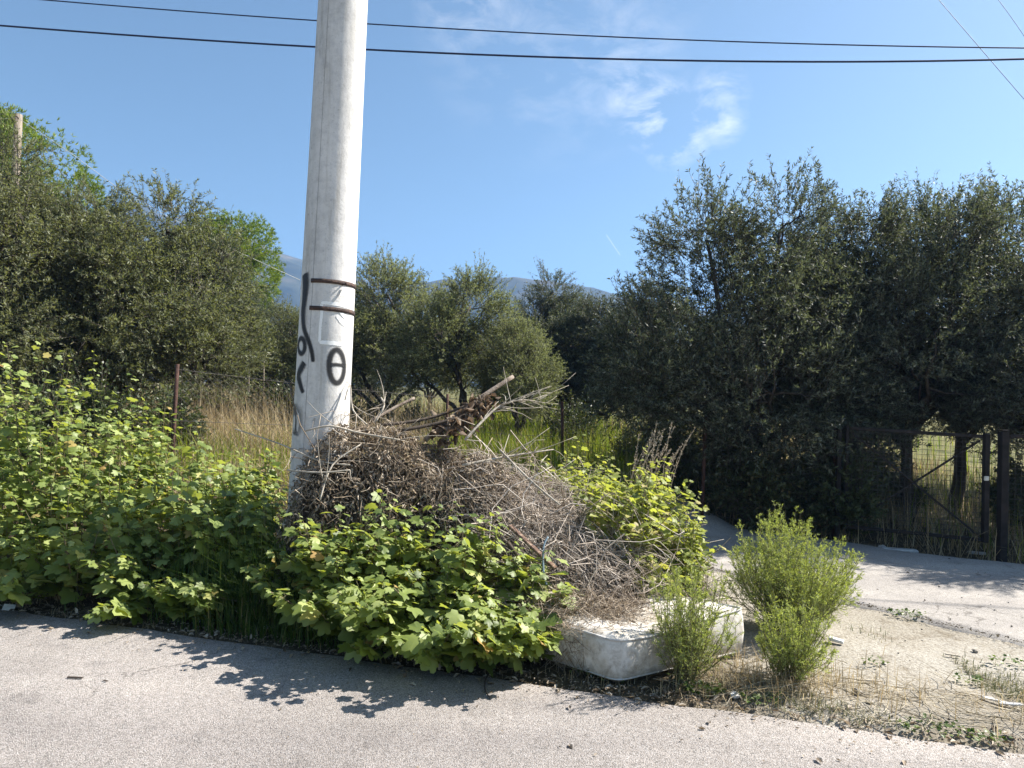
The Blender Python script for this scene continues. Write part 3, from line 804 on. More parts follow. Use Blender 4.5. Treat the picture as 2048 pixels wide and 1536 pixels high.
# cypress
rng = np.random.default_rng(77)
n_c = 1500; zc = rng.random(n_c); ang = rng.random(n_c) * 6.28
rc = (.12 + .8 * (1 - zc) ** .8) * (.6 + .4 * rng.random(n_c))
pc = np.stack([rc * np.cos(ang), rc * np.sin(ang), 2 + 11.9 * zc], -1)
k = 6; base = np.repeat(pc, k, 0); dd = np.repeat(np.stack([np.cos(ang), np.sin(ang), ang * 0 + 1.4], -1), k, 0)
Xc, Yc, Zc = frame(norm(dd + rng.normal(size=dd.shape) * .5), norm(rng.normal(size=dd.shape)))
szc = rng.uniform(.15, .35, len(base))
V, Fs, r_ = place(TUFT, LEAF_F, base, Xc, Yc, Zc, np.stack([szc * .35, szc, szc], -1))
xc_ = X_(2, 33)
t_ = thing('cypress_tree', 'dark narrow cypress tip rising behind the pine at top left', 'cypress tree', (xc_, 33, 0))
c_ = link('crown', mesh_from('crown', V, Fs, M_CYP, r_), t_); c_['kind'] = 'stuff'
V, Fs, r_ = lathe_tube([(0, 0, -.1), (0, 0, 6), (0, 0, 13.2)], [.2, .12, .02], 8)
link('trunk', mesh_from('trunk', V, Fs, M_BARK, smooth=True), t_)

# wooden post with the rope line (left)
M_WOODG = plain_mat('weathered_wood', [(.3, (.10, .08, .06)), (.5, (.2, .165, .13)), (.7, (.32, .28, .23))], 5, 7, rough=.9, bump=.5, stretch=(6, 6, .6), attr=False)
wp = at(37, 229, 11.2); wb = np.array([wp[0] - .12, wp[1], float(ground_z(wp[0], wp[1]))])
t_ = thing('wooden_post', 'tall grey wooden line post poking out of the left olive tree', 'post', wb)
V, Fs, r_ = lathe_tube([np.array([0, 0, -.3]), (wp - wb) * .5, wp - wb], [.075, .068, .058], 12)
link('post_shaft', mesh_from('post_shaft', V, Fs, M_WOODG, smooth=True), t_)
hk = wp - wb + np.array([.0, -.07, -.1])
V, Fs, r_ = lathe_tube([hk + np.array([.05 * math.cos(a), .01 * math.sin(a), .05 * math.sin(a)]) for a in np.linspace(0, 5, 10)], [.008] * 10, 6)
link('wire_hook', mesh_from('wire_hook', V, Fs, M_RUST), t_)
wl0 = wp + np.array([0.02, -.06, -.07])
def line_obj(name, P, rad, mat, label, cat, k=5):
    P = np.array(P); c0 = P[0].copy()
    V, Fs, r_ = lathe_tube(P - c0, np.full(len(P), rad), k)
    return tag(link(name, mesh_from(name, V, Fs, mat, smooth=True), loc=c0), label, cat)
line_obj('rope_line', [at(-60, 232, 11.0), at(0, 239, 11.1), wl0, at(140, 305, 11.4), at(230, 372, 11.8), at(330, 430, 12.6), at(440, 487, 13.6), at(545, 535, 14.6), at(600, 560, 15.3)], .0045, M_WIRE, 'pale rope line running down from the wooden post towards the concrete pole', 'rope')

# ------------------------------------------------------------------ grass and ground cover
def blades(pos, h, w, seed, lean=.5, wind=(0, 0)):
    """pos (n,3); two-segment tapered blades"""
    rng = np.random.default_rng(seed); n = len(pos)
    ang = rng.random(n) * 2 * np.pi
    d = np.stack([np.cos(ang), np.sin(ang), ang * 0], -1)
    side = np.stack([-d[:, 1], d[:, 0], ang * 0], -1)
    hh = h * rng.uniform(.55, 1.15, n); ww = w * rng.uniform(.7, 1.3, n); ln = lean * rng.random(n) ** 1.3
    wv = np.array([wind[0], wind[1], 0])
    V = np.empty((n, 6, 3))
    for i, (t_, k_) in enumerate(((0, 1.), (.55, .75), (1, .12))):
        c = pos + np.array([0, 0, 1]) * (hh * t_ * (1 - .35 * ln * t_))[:, None] + (d + wv) * (hh * ln * t_ ** 2)[:, None]
        V[:, 2 * i] = c - side * (ww * k_ / 2)[:, None]; V[:, 2 * i + 1] = c + side * (ww * k_ / 2)[:, None]
    off = (np.arange(n) * 6)[:, None, None]
    Fq = (np.array([[0, 1, 3, 2], [2, 3, 5, 4]])[None] + off).reshape(-1, 4)
    return V.reshape(-1, 3), [Fq], np.repeat(rng.random(n), 6)

def scatter(x0, x1, y0, y1, n, seed, keep=None):
    rng = np.random.default_rng(seed)
    x = rng.uniform(x0, x1, n); y = rng.uniform(y0, y1, n)
    if keep is not None:
        k = keep(x, y, rng); x, y = x[k], y[k]
    return np.stack([x, y, ground_z(x, y) - .01], -1)

M_GRASS = leaf_mat('field_grass', [(0, (.07, .11, .015)), (.4, (.14, .19, .025)), (.75, (.22, .26, .045)), (1, (.34, .29, .12))], trans=.45, gloss=.05, rough=.6, trans_tint=(1.35, 1.35, .5))
M_DRY = leaf_mat('dry_grass', [(0, (.2, .15, .08)), (.4, (.36, .28, .165)), (.8, (.49, .40, .25)), (1, (.58, .5, .34))], trans=.35, gloss=.05, rough=.7, trans_tint=(1.1, 1.05, .9))
M_DARKGRASS = leaf_mat('verge_grass', [(0, (.03, .06, .012)), (.5, (.06, .11, .02)), (.85, (.11, .16, .035)), (1, (.3, .24, .11))], trans=.4, gloss=.08, rough=.5)
M_STRAW = leaf_mat('straw', [(0, (.3, .24, .15)), (.5, (.46, .39, .27)), (1, (.62, .55, .42))], trans=.2, gloss=.06, rough=.6, trans_tint=(1, 1, .9))

def far_verge(x): return 8.27 - (x - 2.16) * .59
def k_field(x, y, rng):
    fence_ok = y > np.where(x < 1.6, 6.6, far_verge(x) + .25)
    pr = .3 + .7 * sstep(.35, .65, vnoise(x, y, 1.4, 41))
    dryness = sstep(-.5, -2.4, x) * .6
    shade = sstep(2.2, 3.4, x) * .9
    return fence_ok & (rng.random(len(x)) < pr * (1 - dryness) * (1 - shade))
P1 = scatter(-9, 11, 6.6, 13, 42000, 1, k_field); P2 = scatter(-13, 15, 13, 26, 26000, 2, k_field)
h1 = .42 + .3 * vnoise(P1[:, 0], P1[:, 1], 1.0, 44); h2 = .5 + .3 * vnoise(P2[:, 0], P2[:, 1], 1.5, 45)
V, Fs, r_ = merge([blades(P1, h1, .011, 3, .7), blades(P2, h2, .02, 4, .7)])
stuff(link('field_grass', mesh_from('field_grass', V, Fs, M_GRASS, r_)), 'yellow green field grass behind the wire fence', 'grass')
def k_dry(x, y, rng):
    ok = y > np.where(x < 1.6, 6.3, far_verge(x) + .02)
    pr = np.where(x < -1.2, .9, .14 + .35 * sstep(.5, .7, vnoise(x, y, 1.0, 51))) + sstep(2.2, 3.2, x) * .2
    return ok & (rng.random(len(x)) < pr)
P1 = scatter(-8, 8, 5.5, 12.5, 42000, 5, k_dry); P2 = scatter(-11, 9, 12.5, 19, 12000, 6, k_dry)
h1 = np.where(P1[:, 0] < -1, .3 + .4 * vnoise(P1[:, 0], P1[:, 1], .9, 52) + .4 * sstep(8.3, 10.5, P1[:, 1]), .4 + .25 * vnoise(P1[:, 0], P1[:, 1], .7, 53))
V, Fs, r_ = merge([blades(P1, h1, .008, 7, 1.5), blades(P2, np.where(P2[:, 0] < -1, .95, .5), .016, 8, .9)])
stuff(link('dry_grass', mesh_from('dry_grass', V, Fs, M_DRY, r_)), 'tall straw coloured dry grass left of the pole and below the trees', 'grass')
# green tuft in the hedge gap
def k_tuft(x, y, rng): return (y > road_edge(x) + .05) & (rng.random(len(x)) < np.exp(-((x + 1.55) / .75) ** 2))
P1 = scatter(-3.3, -.2, 4.2, 5.2, 7000, 9, k_tuft)
V, Fs, r_ = blades(P1, .5 * sstep(0, .5, P1[:, 1] - road_edge(P1[:, 0])) + .16, .008, 10, .9, (0, -.2))
stuff(link('verge_grass', mesh_from('verge_grass', V, Fs, M_DARKGRASS, r_)), 'dark green grass tuft in the gap of the mallow hedge', 'grass')
# low dry fringe along road edge below the hedge
def k_fr(x, y, rng): return (y > road_edge(x) + .0) & (y < road_edge(x) + .5)
P1 = scatter(-4.5, 1.2, 3.3, 5.6, 9000, 11, k_fr)
V, Fs, r_ = blades(P1, .04 + .16 * vnoise(P1[:, 0], P1[:, 1], .25, 33) ** 2, .005, 12, 2.2)
stuff(link('dry_fringe_grass', mesh_from('dry_fringe_grass', V, Fs, M_DRY, r_)), 'short dry grass fringe at the road edge below the hedge', 'grass')
# verge on the right: grey green mat, straw, weeds
def k_mat(x, y, rng):
    d = y - road_edge(x); c = 6.4 - (x - 1.7) * 1.115
    w = sstep(.42, .62, vnoise(x, y, .35, 61)) * np.exp(-((d - 1.2 + (x - 2.3)) / .3) ** 2) * 1.3 * sstep(1.7, 2.0, x) + np.exp(-((d - .18) / .16) ** 2) * .7 * sstep(.9, 1.3, x) * sstep(.35, .6, vnoise(x, y, .3, 62))
    return (d > .02) & (y < c) & (rng.random(len(x)) < w)
P1 = scatter(.9, 4.2, 2.5, 5.2, 60000, 13, k_mat)
V, Fs, r_ = blades(P1, .055, .005, 14, 2.0)
M_MATG = leaf_mat('mat_grass', [(0, (.10, .12, .06)), (.5, (.19, .19, .11)), (1, (.36, .31, .2))], trans=.3, gloss=.04, rough=.7, trans_tint=(1.1, 1.1, .8))
stuff(link('mat_grass', mesh_from('mat_grass', V, Fs, M_MATG, r_)), 'low grey green grass mat on the sandy verge', 'grass')
def lying(seed, n, x0, x1, y0, y1, keep, Lr, rad, hz=.02):
    rng = np.random.default_rng(seed); P = scatter(x0, x1, y0, y1, n, seed, keep); n = len(P)
    a = rng.random(n) * 6.283; L = rng.uniform(*Lr, n)
    d = np.stack([np.cos(a), np.sin(a), rng.uniform(-.05, .35, n)], -1)
    t_ = np.linspace(-.5, .5, 5)
    Q = P[:, None, :] + d[:, None, :] * (t_[None, :, None] * L[:, None, None])
    bend = norm(rng.normal(size=(n, 3))) * (L * .18)[:, None]
    Q += bend[:, None, :] * (1 - 4 * t_[None, :, None] ** 2)
    zf = ground_z(Q[..., 0], Q[..., 1]); Q[..., 2] = np.maximum(Q[..., 2], zf + .004) + hz * rng.random(n)[:, None]
    return tubes(Q, np.outer(rng.uniform(.7, 1.3, n) * rad, np.linspace(1, .5, 5)), 3, rng)
def k_straw(x, y, rng):
    d = y - road_edge(x)
    return (d > .03) & (d < 1.0) & (rng.random(len(x)) < np.exp(-((d - .35) / .3) ** 2))
V, Fs, r_ = lying(15, 1400, .9, 3.4, 2.7, 4.6, k_straw, (.08, .34), .0022, .05)
stuff(link('straw', mesh_from('straw', V, Fs, M_STRAW, r_)), 'loose dry straw stems strewn on the verge beside the road', 'straw')
P1 = scatter(.95, 3.2, 2.8, 4.3, 800, 16, k_straw)
V, Fs, r_ = blades(P1, .17, .004, 17, 1.4)
stuff(link('dry_stubble', mesh_from('dry_stubble', V, Fs, M_DRY, r_)), 'dry stubble standing on the verge beside the road', 'grass')
def k_gate(x, y, rng):
    d = y - far_verge(x); return (d > -.25 * vnoise(x, y, .3, 72)) & (d < .7) & (rng.random(len(x)) < .2 + .8 * vnoise(x, y, .35, 73))
P1 = scatter(2.3, 6.5, 5.6, 9.2, 9000, 18, k_gate)
V, Fs, r_ = blades(P1, .03 + .5 * vnoise(P1[:, 0], P1[:, 1], .5, 71) ** 1.6 * sstep(-.15, .3, P1[:, 1] - far_verge(P1[:, 0])), .006, 19, 1.8)
stuff(link('gate_grass', mesh_from('gate_grass', V, Fs, M_DRY, r_)), 'brown dry grass growing along the foot of the gate', 'grass')

# gravel and dark crumbs
rng = np.random.default_rng(20)
ico = np.array([(1, 0, 0), (-1, 0, 0), (0, 1, 0), (0, -1, 0), (0, 0, 1), (0, 0, -1)], float) * np.array([1, .8, .6])
icoF = [np.array([[0, 2, 4], [2, 1, 4], [1, 3, 4], [3, 0, 4], [2, 0, 5], [1, 2, 5], [3, 1, 5], [0, 3, 5]])]
gx = rng.uniform(.9, 5.2, 1500); gy = rng.uniform(2.6, 7.6, 1500)
gk = (gy > road_edge(gx) + .02) & (gy < far_verge(gx)) & (rng.random(1500) < .35 + .2 * np.exp(-((gy - (6.4 - (gx - 1.7) * 1.115)) / .12) ** 2))
gx, gy = gx[gk], gy[gk]
gp = np.stack([gx, gy, np.maximum(ground_z(gx, gy), np.where(gy > 6.4 - (gx - 1.7) * 1.115, .022, -1)) + .004], -1)
gs = rng.exponential(.0035, len(gx)) + .002
a1 = norm(rng.normal(size=(len(gx), 3)) * np.array([1, 1, .2])); Xg, Yg, Zg = frame(a1, np.tile([0, 0, 1.], (len(gx), 1)))
V, Fs, r_ = place(ico, icoF, gp, Xg, Yg, Zg, gs)
M_STONE = plain_mat('stone', [(.2, (.08, .065, .055)), (.5, (.2, .175, .15)), (.8, (.4, .37, .33))], 12, bump=.5, attr=True)
stuff(link('gravel', mesh_from('gravel', V, Fs, M_STONE, r_)), 'loose gravel and crumbs on the sandy verge and driveway', 'gravel')

# ------------------------------------------------------------------ fence and gate
M_POST = plain_mat('dark_rusty_post', [(.3, (.03, .017, .014)), (.55, (.07, .035, .026)), (.75, (.13, .065, .045))], 14, rough=.85, bump=.4)
M_MESHW = plain_mat('fence_wire', [(.3, (.05, .045, .04)), (.7, (.11, .1, .09))], 14, rough=.6, bump=0)
fence = thing('chain_link_fence', 'rusty chain link fence with thin dark posts across the olive grove', 'fence', (0, 8.5, 0))
fo = np.array([0, 8.5, 0])
posts = [(355, 7.4, 728, .02), (895, 9.8, 788, .02), (1124, 9.0, 803, .022), (1411, 7.9, 834, .022), (1672, 7.75, 850, .026)]
PT = []
for (px, Y, ty, pr) in posts:
    tp = at(px, ty, Y); bz = float(ground_z(tp[0], Y)) - .1
    lean_ = {355: .05, 1124: -.035, 1411: .02}.get(px, 0)
    bp = np.array([tp[0] - lean_ , Y, bz]); PT.append((bp, tp))
    V, Fs, r_ = lathe_tube(np.array([bp, (bp + tp) / 2, tp]) - fo, [pr, pr, pr], 6)
    link('post', mesh_from('post', V, Fs, M_POST), fence)
for (b0, t0), (b1, t1) in zip(PT[:-1], PT[1:]):
    b0, b1 = b0 + np.array([0, .03, .16]), b1 + np.array([0, .03, .16]); t0, t1 = t0 + np.array([0, .03, -.04]), t1 + np.array([0, .03, -.04])
    W = np.linalg.norm(b1 - b0); H = np.linalg.norm(t0 - b0); sp = .085
    def pt(u, v): return (b0 * (1 - u) + b1 * u) * (1 - v) + (t0 * (1 - u) + t1 * u) * v
    segs = []
    k0 = -int(H / sp) - 1
    for k in range(k0, int(W / sp) + 1):
        xa = k * sp; v0, v1 = 0, 1; ua, ub = xa / W, (xa + H) / W
        if ua < 0: v0 = -ua / (ub - ua)
        if ub > 1: v1 = (1 - ua) / (ub - ua)
        if v1 - v0 < .03: continue
        sag = .01
        A = [pt(ua + (ub - ua) * v, v) for v in np.linspace(v0, v1, 4)]
        segs.append(A)
        segs.append([pt(1 - (ua + (ub - ua) * v), v) + np.array([0, .003, 0]) for v in np.linspace(v0, v1, 4)])
    S = np.array(segs) - fo
    parts = [tubes(S, np.full(S.shape[:2], .0014), 3)]
    for v in (0.02, .55, .985):
        A = np.array([[pt(u, v) for u in np.linspace(0, 1, 6)]]) - fo + np.array([0, -.004, 0])
        A[..., 2] -= .02 * np.sin(np.linspace(0, np.pi, 6))
        parts.append(tubes(A, np.full(A.shape[:2], .0026), 4))
    V, Fs, r_ = merge(parts)
    w_ = link('chain_link', mesh_from('chain_link', V, Fs, M_MESHW), fence); w_['kind'] = 'stuff'

M_GATE = plain_mat('gate_steel', [(.3, (.018, .016, .015)), (.6, (.035, .03, .028)), (.8, (.07, .048, .038))], 10, rough=.85, bump=.2, spec=.15)
gl = at(1692, 1000, 7.55); gr = at(1978, 1000, 6.95)
g0 = np.array([gl[0], gl[1], 0.04]); g1 = np.array([gr[0], gr[1], 0.04]); GH = 1.2
gdir = norm(g1 - g0); gw = np.linalg.norm(g1 - g0); gn = np.array([gdir[1], -gdir[0], 0])
def bar(name, a, b, w, parent, mat, org):
    a, b = np.array(a, float), np.array(b, float); L = np.linalg.norm(b - a)
    me = box_mesh(name, w, w, L, mat, .003)
    o_ = link(name, me, parent, (a + b) / 2 - org)
    o_.rotation_mode = 'QUATERNION'; o_.rotation_quaternion = Vector(b - a).to_track_quat('Z', 'Y')
    return o_
gate = thing('wire_gate', 'dark steel gate with square wire mesh and crossed braces under the olives', 'gate', g0)
UPV = np.array([0, 0, 1.])
bar('frame_bar', g0 + UPV * .12, g0 + UPV * (GH + .03), .034, gate, M_GATE, g0)
bar('frame_bar', g1 - gdir * .03 + UPV * .12, g1 - gdir * .03 + UPV * (GH + .0), .05, gate, M_GATE, g0)
bar('frame_bar', g0 + gdir * .03 + UPV * GH, g1 - gdir * .06 + UPV * (GH - .03), .034, gate, M_GATE, g0)
bar('frame_bar', g0 + gdir * .03 + UPV * .14, g1 - gdir * .06 + UPV * .14, .03, gate, M_GATE, g0)
bar('brace', g0 + gdir * .05 + UPV * (GH - .05) + gn * .012, g1 - gdir * .08 + UPV * .18 + gn * .012, .02, gate, M_GATE, g0)
bar('brace', g0 + gdir * .05 + UPV * .18 - gn * .02, g1 - gdir * .08 + UPV * (GH - .07) - gn * .02, .02, gate, M_GATE, g0)
S = []
for u in np.arange(.05, gw - .05, .05): S.append([g0 + gdir * u + UPV * (.14 + (GH - .16) * v) for v in (0, .5, 1)])
for v in np.arange(.16, GH - .02, .05): S.append([g0 + gdir * (.02 + (gw - .08) * q) + UPV * v + gn * .003 for q in (0, .5, 1)])
S = np.array(S) - g0
V, Fs, r_ = tubes(S, np.full(S.shape[:2], .0019), 4)
link('wire_mesh', mesh_from('wire_mesh', V, Fs, M_MESHW), gate)['kind'] = 'stuff'
M_BRASS = plain_mat('padlock', [(.3, (.5, .47, .4)), (.7, (.68, .66, .6))], 20, rough=.4, bump=0)
lk = link('padlock', box_mesh('padlock', .045, .022, .045, M_BRASS, .006), gate, g1 - gdir * .03 + UPV * .76 + gn * .045 - g0)
V, Fs, r_ = lathe_tube([(.016 * math.cos(a), 0, .02 + .022 * math.sin(a)) for a in np.linspace(0, math.pi, 9)], [.004] * 9, 6)
link('shackle', mesh_from('shackle', V, Fs, M_GATE), lk)
gp2 = g1 + gdir * .11
t_ = thing('gate_post', 'square dark steel post standing right of the wire gate', 'post', gp2 - UPV * .04)
bar('post_shaft', gp2 - UPV * .1, gp2 + UPV * (GH + .03), .07, t_, M_GATE, gp2 - UPV * .04)
link('post_cap', box_mesh('post_cap', .08, .08, .012, M_GATE, .002), t_, (0, 0, GH + .08))
gp0 = g0 - gdir * .08
t_ = thing('gate_post', 'square dark steel post on which the wire gate hangs at its left', 'post', gp0 - UPV * .04)
bar('post_shaft', gp0 - UPV * .1, gp0 + UPV * (GH + .02), .045, t_, M_GATE, gp0 - UPV * .04)
link('post_cap', box_mesh('post_cap', .055, .055, .012, M_GATE, .002), t_, (0, 0, GH + .07))
# mesh fence right of gate
f2 = gp2 + gdir * 1.9
fr = thing('wire_fence', 'square mesh fence panel right of the gate at the photo edge', 'fence', gp2 + gdir * .05)
S = []
for u in np.arange(.05, 1.85, .05): S.append([gp2 + gdir * u + UPV * (.1 + (GH - .1) * v) for v in (0, .5, 1)])
for v in np.arange(.12, GH, .05): S.append([gp2 + gdir * (.05 + 1.8 * q) + UPV * v + gn * .003 for q in (0, .5, 1)])
S = np.array(S) - (gp2 + gdir * .05)
V, Fs, r_ = tubes(S, np.full(S.shape[:2], .0019), 4)
link('wire_mesh', mesh_from('wire_mesh', V, Fs, M_MESHW), fr)['kind'] = 'stuff'
bar('top_rail', gp2 + gdir * .05 + UPV * (GH - .01), f2 + UPV * (GH - .03), .035, fr, M_GATE, gp2 + gdir * .05)
bar('end_post', f2 - UPV * .1, f2 + UPV * GH, .05, fr, M_GATE, gp2 + gdir * .05)

# ------------------------------------------------------------------ undergrowth bushes below the right trees
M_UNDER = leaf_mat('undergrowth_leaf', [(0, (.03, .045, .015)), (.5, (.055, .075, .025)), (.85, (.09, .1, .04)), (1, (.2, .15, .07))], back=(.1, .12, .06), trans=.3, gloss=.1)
lv, tw, Pq = olive_crown(31, [(0, 0, .35, .6, .5, .45), (.4, .1, .5, .4, .4, .4), (-.4, 0, .45, .4, .4, .4)], 700, .045, .024, 20, .6, (.2, .4), 18)
ME_UB = mesh_from('foliage', *lv[:2], M_UNDER, lv[2]); ME_UT = mesh_from('twigs', *tw[:2], M_BARK)
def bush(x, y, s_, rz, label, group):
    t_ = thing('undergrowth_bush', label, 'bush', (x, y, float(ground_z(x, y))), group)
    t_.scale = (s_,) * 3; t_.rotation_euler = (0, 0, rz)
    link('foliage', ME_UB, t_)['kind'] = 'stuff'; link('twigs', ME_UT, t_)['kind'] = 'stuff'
for i, (px, Y, s_, lb) in enumerate((
        (1395, 8.7, .8, 'dark leafy bush at the foot of the thin post left of the big olive'),
        (1480, 8.45, 1.0, 'dark bush in deep shade below the large right olive'),
        (1570, 8.2, 1.05, 'dark bush between the shaded olive trunk and the gate'),
        (1640, 8.0, .9, 'shaded bush touching the left gate post'),
        (1320, 9.6, .8, 'half lit bush behind the dry plume stalks'),
        (1760, 9.2, .7, 'low bush seen through the gate mesh on its left half'),
        (2060, 8.2, .9, 'shaded bush behind the mesh at the right photo edge'),
        (150, 8.2, 1.0, 'dark bush below the left olives above the mallow hedge'),
        (290, 8.8, .95, 'shaded bush left of the thin rusty post on the left'),
        (20, 7.6, 1.0, 'dark bush at the left photo edge above the mallow hedge'),
        (440, 13.5, .8, 'leafy bush right of the rusty post below the left olives'),
        (600, 13, 1.3, 'dark bush behind the lower pole'),
        (1150, 12.0, .9, 'dark shrub behind the fence post in mid grove'),
        (800, 12.5, .9, 'shrub at the foot of the leaning olive trunk right of the pole'))):
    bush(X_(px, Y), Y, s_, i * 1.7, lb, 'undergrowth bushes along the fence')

# ------------------------------------------------------------------ brush heap
RID = np.array([(-1.75, 5.05, .8), (-1.25, 5.1, 1.17), (-.6, 5.2, 1.03), (-.05, 5.2, .87), (.45, 5.15, .7), (.85, 5.1, .48), (1.2, 5.05, .34), (1.45, 5.0, .15)])
def heap_z(x, y):
    x = np.asarray(x, float); y = np.asarray(y, float)
    rx = np.interp(x, RID[:, 0], RID[:, 1]); rz = np.interp(x, RID[:, 0], RID[:, 2])
    d = y - rx
    wf = np.where(d < 0, np.interp(x, [-1.8, -1.2, -.4, .1, .5, .8, 1.1, 1.5], [.35, .5, .62, .85, .98, .85, .6, .4]), .8)
    q = np.clip(1 - (np.abs(d) / wf) ** 1.7, 0, 1) ** .8
    endf = sstep(-1.85, -1.42, x) * (1 - sstep(1.25, 1.5, x))
    g = ground_z(x, y)
    return np.maximum(g, g + (rz - g) * q * endf + ((vnoise(x, y, .33, 81) - .5) * .26 + (vnoise(x, y, .12, 82) - .5) * .1) * q * endf)
pile = thing('brush_pile', 'big heap of dry prunings and grey twigs around the pole foot', 'brush pile', (-.2, 5.1, float(ground_z(-.2, 5.1))))
po = np.array(pile.location)
hx = np.linspace(-2.1, 1.6, 90); hy = np.linspace(4.0, 6.2, 60)
HX, HY = np.meshgrid(hx, hy); HZ = ground_z(HX, HY) + (heap_z(HX, HY) - ground_z(HX, HY)) * .88 - .02
gi = np.arange(90 * 60).reshape(60, 90)
M_CORE = plain_mat('leaf_litter', [(.3, (.02, .015, .01)), (.5, (.06, .045, .03)), (.7, (.13, .10, .07))], 30, 8, rough=1, bump=1)
link('litter_core', mesh_from('litter_core', np.stack([HX, HY, HZ], -1).reshape(-1, 3) - po, np.stack([gi[:-1, :-1], gi[:-1, 1:], gi[1:, 1:], gi[1:, :-1]], -1).reshape(-1, 4), M_CORE, smooth=True), pile)
M_TWIG = plain_mat('grey_twig', [(.15, (.16, .125, .095)), (.5, (.37, .31, .255)), (.85, (.55, .49, .43))], 9, rough=.9, bump=0, attr=True)
M_TWIGB = plain_mat('brown_twig', [(.15, (.13, .095, .065)), (.5, (.3, .235, .17)), (.85, (.5, .42, .33))], 9, rough=.9, bump=0, attr=True)
def heap_twigs(n, seed, xr, yr, flow, spread, Lr, rad, curl, lift, wfun=None, dz=0.0):
    rng = np.random.default_rng(seed)
    x = rng.uniform(*xr, n); y = rng.uniform(*yr, n)
    hz = heap_z(x, y); k = hz - ground_z(x, y) > .03
    if wfun is not None: k &= rng.random(n) < wfun(x, y)
    x, y, hz = x[k], y[k], hz[k]; n = len(x)
    f = np.array(flow, float)
    d = norm(f + rng.normal(size=(n, 3)) * spread)
    L = rng.uniform(*Lr, n); t_ = np.linspace(-.5, .5, 6)
    c = np.stack([x, y, hz + rng.uniform(-.04, lift, n) + dz], -1)
    Q = c[:, None, :] + d[:, None, :] * (t_[None, :, None] * L[:, None, None])
    b1 = norm(rng.normal(size=(n, 3))) * (L * curl * rng.random(n))[:, None]; b2 = norm(rng.normal(size=(n, 3))) * (L * curl * .5)[:, None]
    Q += b1[:, None, :] * (1 - 4 * t_[None, :, None] ** 2) + b2[:, None, :] * np.sin(t_ * 2 * np.pi)[None, :, None]
    gz = heap_z(Q[..., 0], Q[..., 1])
    Q[..., 2] = np.where(Q[..., 2] < gz - .06, gz - .06 + .02 * rng.random(Q.shape[:2]), Q[..., 2])
    return tubes(Q, np.outer(rng.uniform(.5, 1.4, n) * rad, np.linspace(1, .45, 6)), 3, rng)
wr = lambda x, y: sstep(-.35, .35, x + (5.2 - y) * .35)
wl_ = lambda x, y: 1 - sstep(-.1, .7, x)
V, Fs, r_ = merge([heap_twigs(9500, 1, (-.4, 1.6), (3.95, 6.0), (.75, -.25, -.35), .5, (.1, .48), .0024, .3, .1, wr),
                   heap_twigs(800, 2, (-.5, 1.6), (4.0, 6.0), (.7, -.2, .1), .7, (.3, .9), .004, .3, .16, wr),
                   heap_twigs(40, 21, (-.9, 1.5), (4.2, 6.0), (.6, -.2, .25), .8, (.4, .9), .0075, .25, .1), heap_twigs(160, 22, (-.6, 1.5), (4.2, 6.0), (.3, -.2, .8), .6, (.25, .6), .003, .3, .2)])
link('grey_twigs', mesh_from('grey_twigs', V - po, Fs, M_TWIG, r_), pile)['kind'] = 'stuff'
V, Fs, r_ = merge([heap_twigs(4500, 3, (-2, .5), (4.2, 6.0), (.5, -.5, -.3), .8, (.08, .28), .0026, .4, .09, wl_),
                   heap_twigs(150, 4, (-2, .6), (4.2, 6.0), (.4, -.2, .3), .9, (.3, .8), .0045, .4, .2, wl_)])
link('brown_twigs', mesh_from('brown_twigs', V - po, Fs, M_TWIGB, r_), pile)['kind'] = 'stuff'
# shrivelled leaves hanging in the heap
rng = np.random.default_rng(5)
n_ = 30000; x = rng.uniform(-2, 1.1, n_); y = rng.uniform(4.1, 6, n_); hz = heap_z(x, y)
k = (hz - ground_z(x, y) > .1) & (rng.random(n_) < (1 - .93 * sstep(-.2, .5, x + (5.2 - y) * .3))) ; x, y, hz = x[k], y[k], hz[k]; n_ = len(x)
CURL = np.array([(-.35, 0, 0), (.35, 0, 0), (-.5, .5, .22), (.5, .5, .22), (-.12, 1, .05), (.12, 1, .05), (0, .5, -.12), (0, 0, -.1), (0, 1, -.02)], float)
CURL_F = [np.array([[0, 7, 6, 2], [7, 1, 3, 6], [2, 6, 8, 4], [6, 3, 5, 8]])]
d = norm(rng.normal(size=(n_, 3)) + np.array([0, -.3, -.9])); Xd, Yd, Zd = frame(d, norm(rng.normal(size=(n_, 3)) + np.array([.3, -.5, .4])))
sz = rng.uniform(.016, .046, n_)
V, Fs, r_ = place(CURL, CURL_F, np.stack([x, y, hz + rng.uniform(-.03, .09, n_)], -1), Xd, Yd, Zd, np.stack([sz * .34, sz, sz], -1), rng=rng)
M_DEAD = leaf_mat('shrivelled_leaf', [(0, (.12, .09, .06)), (.4, (.29, .23, .165)), (.8, (.43, .36, .28)), (1, (.55, .48, .39))], trans=.15, gloss=.05, rough=.8, trans_tint=(1.1, 1, .8))
link('shrivelled_leaves', mesh_from('shrivelled_leaves', V - po, Fs, M_DEAD, r_), pile)['kind'] = 'stuff'

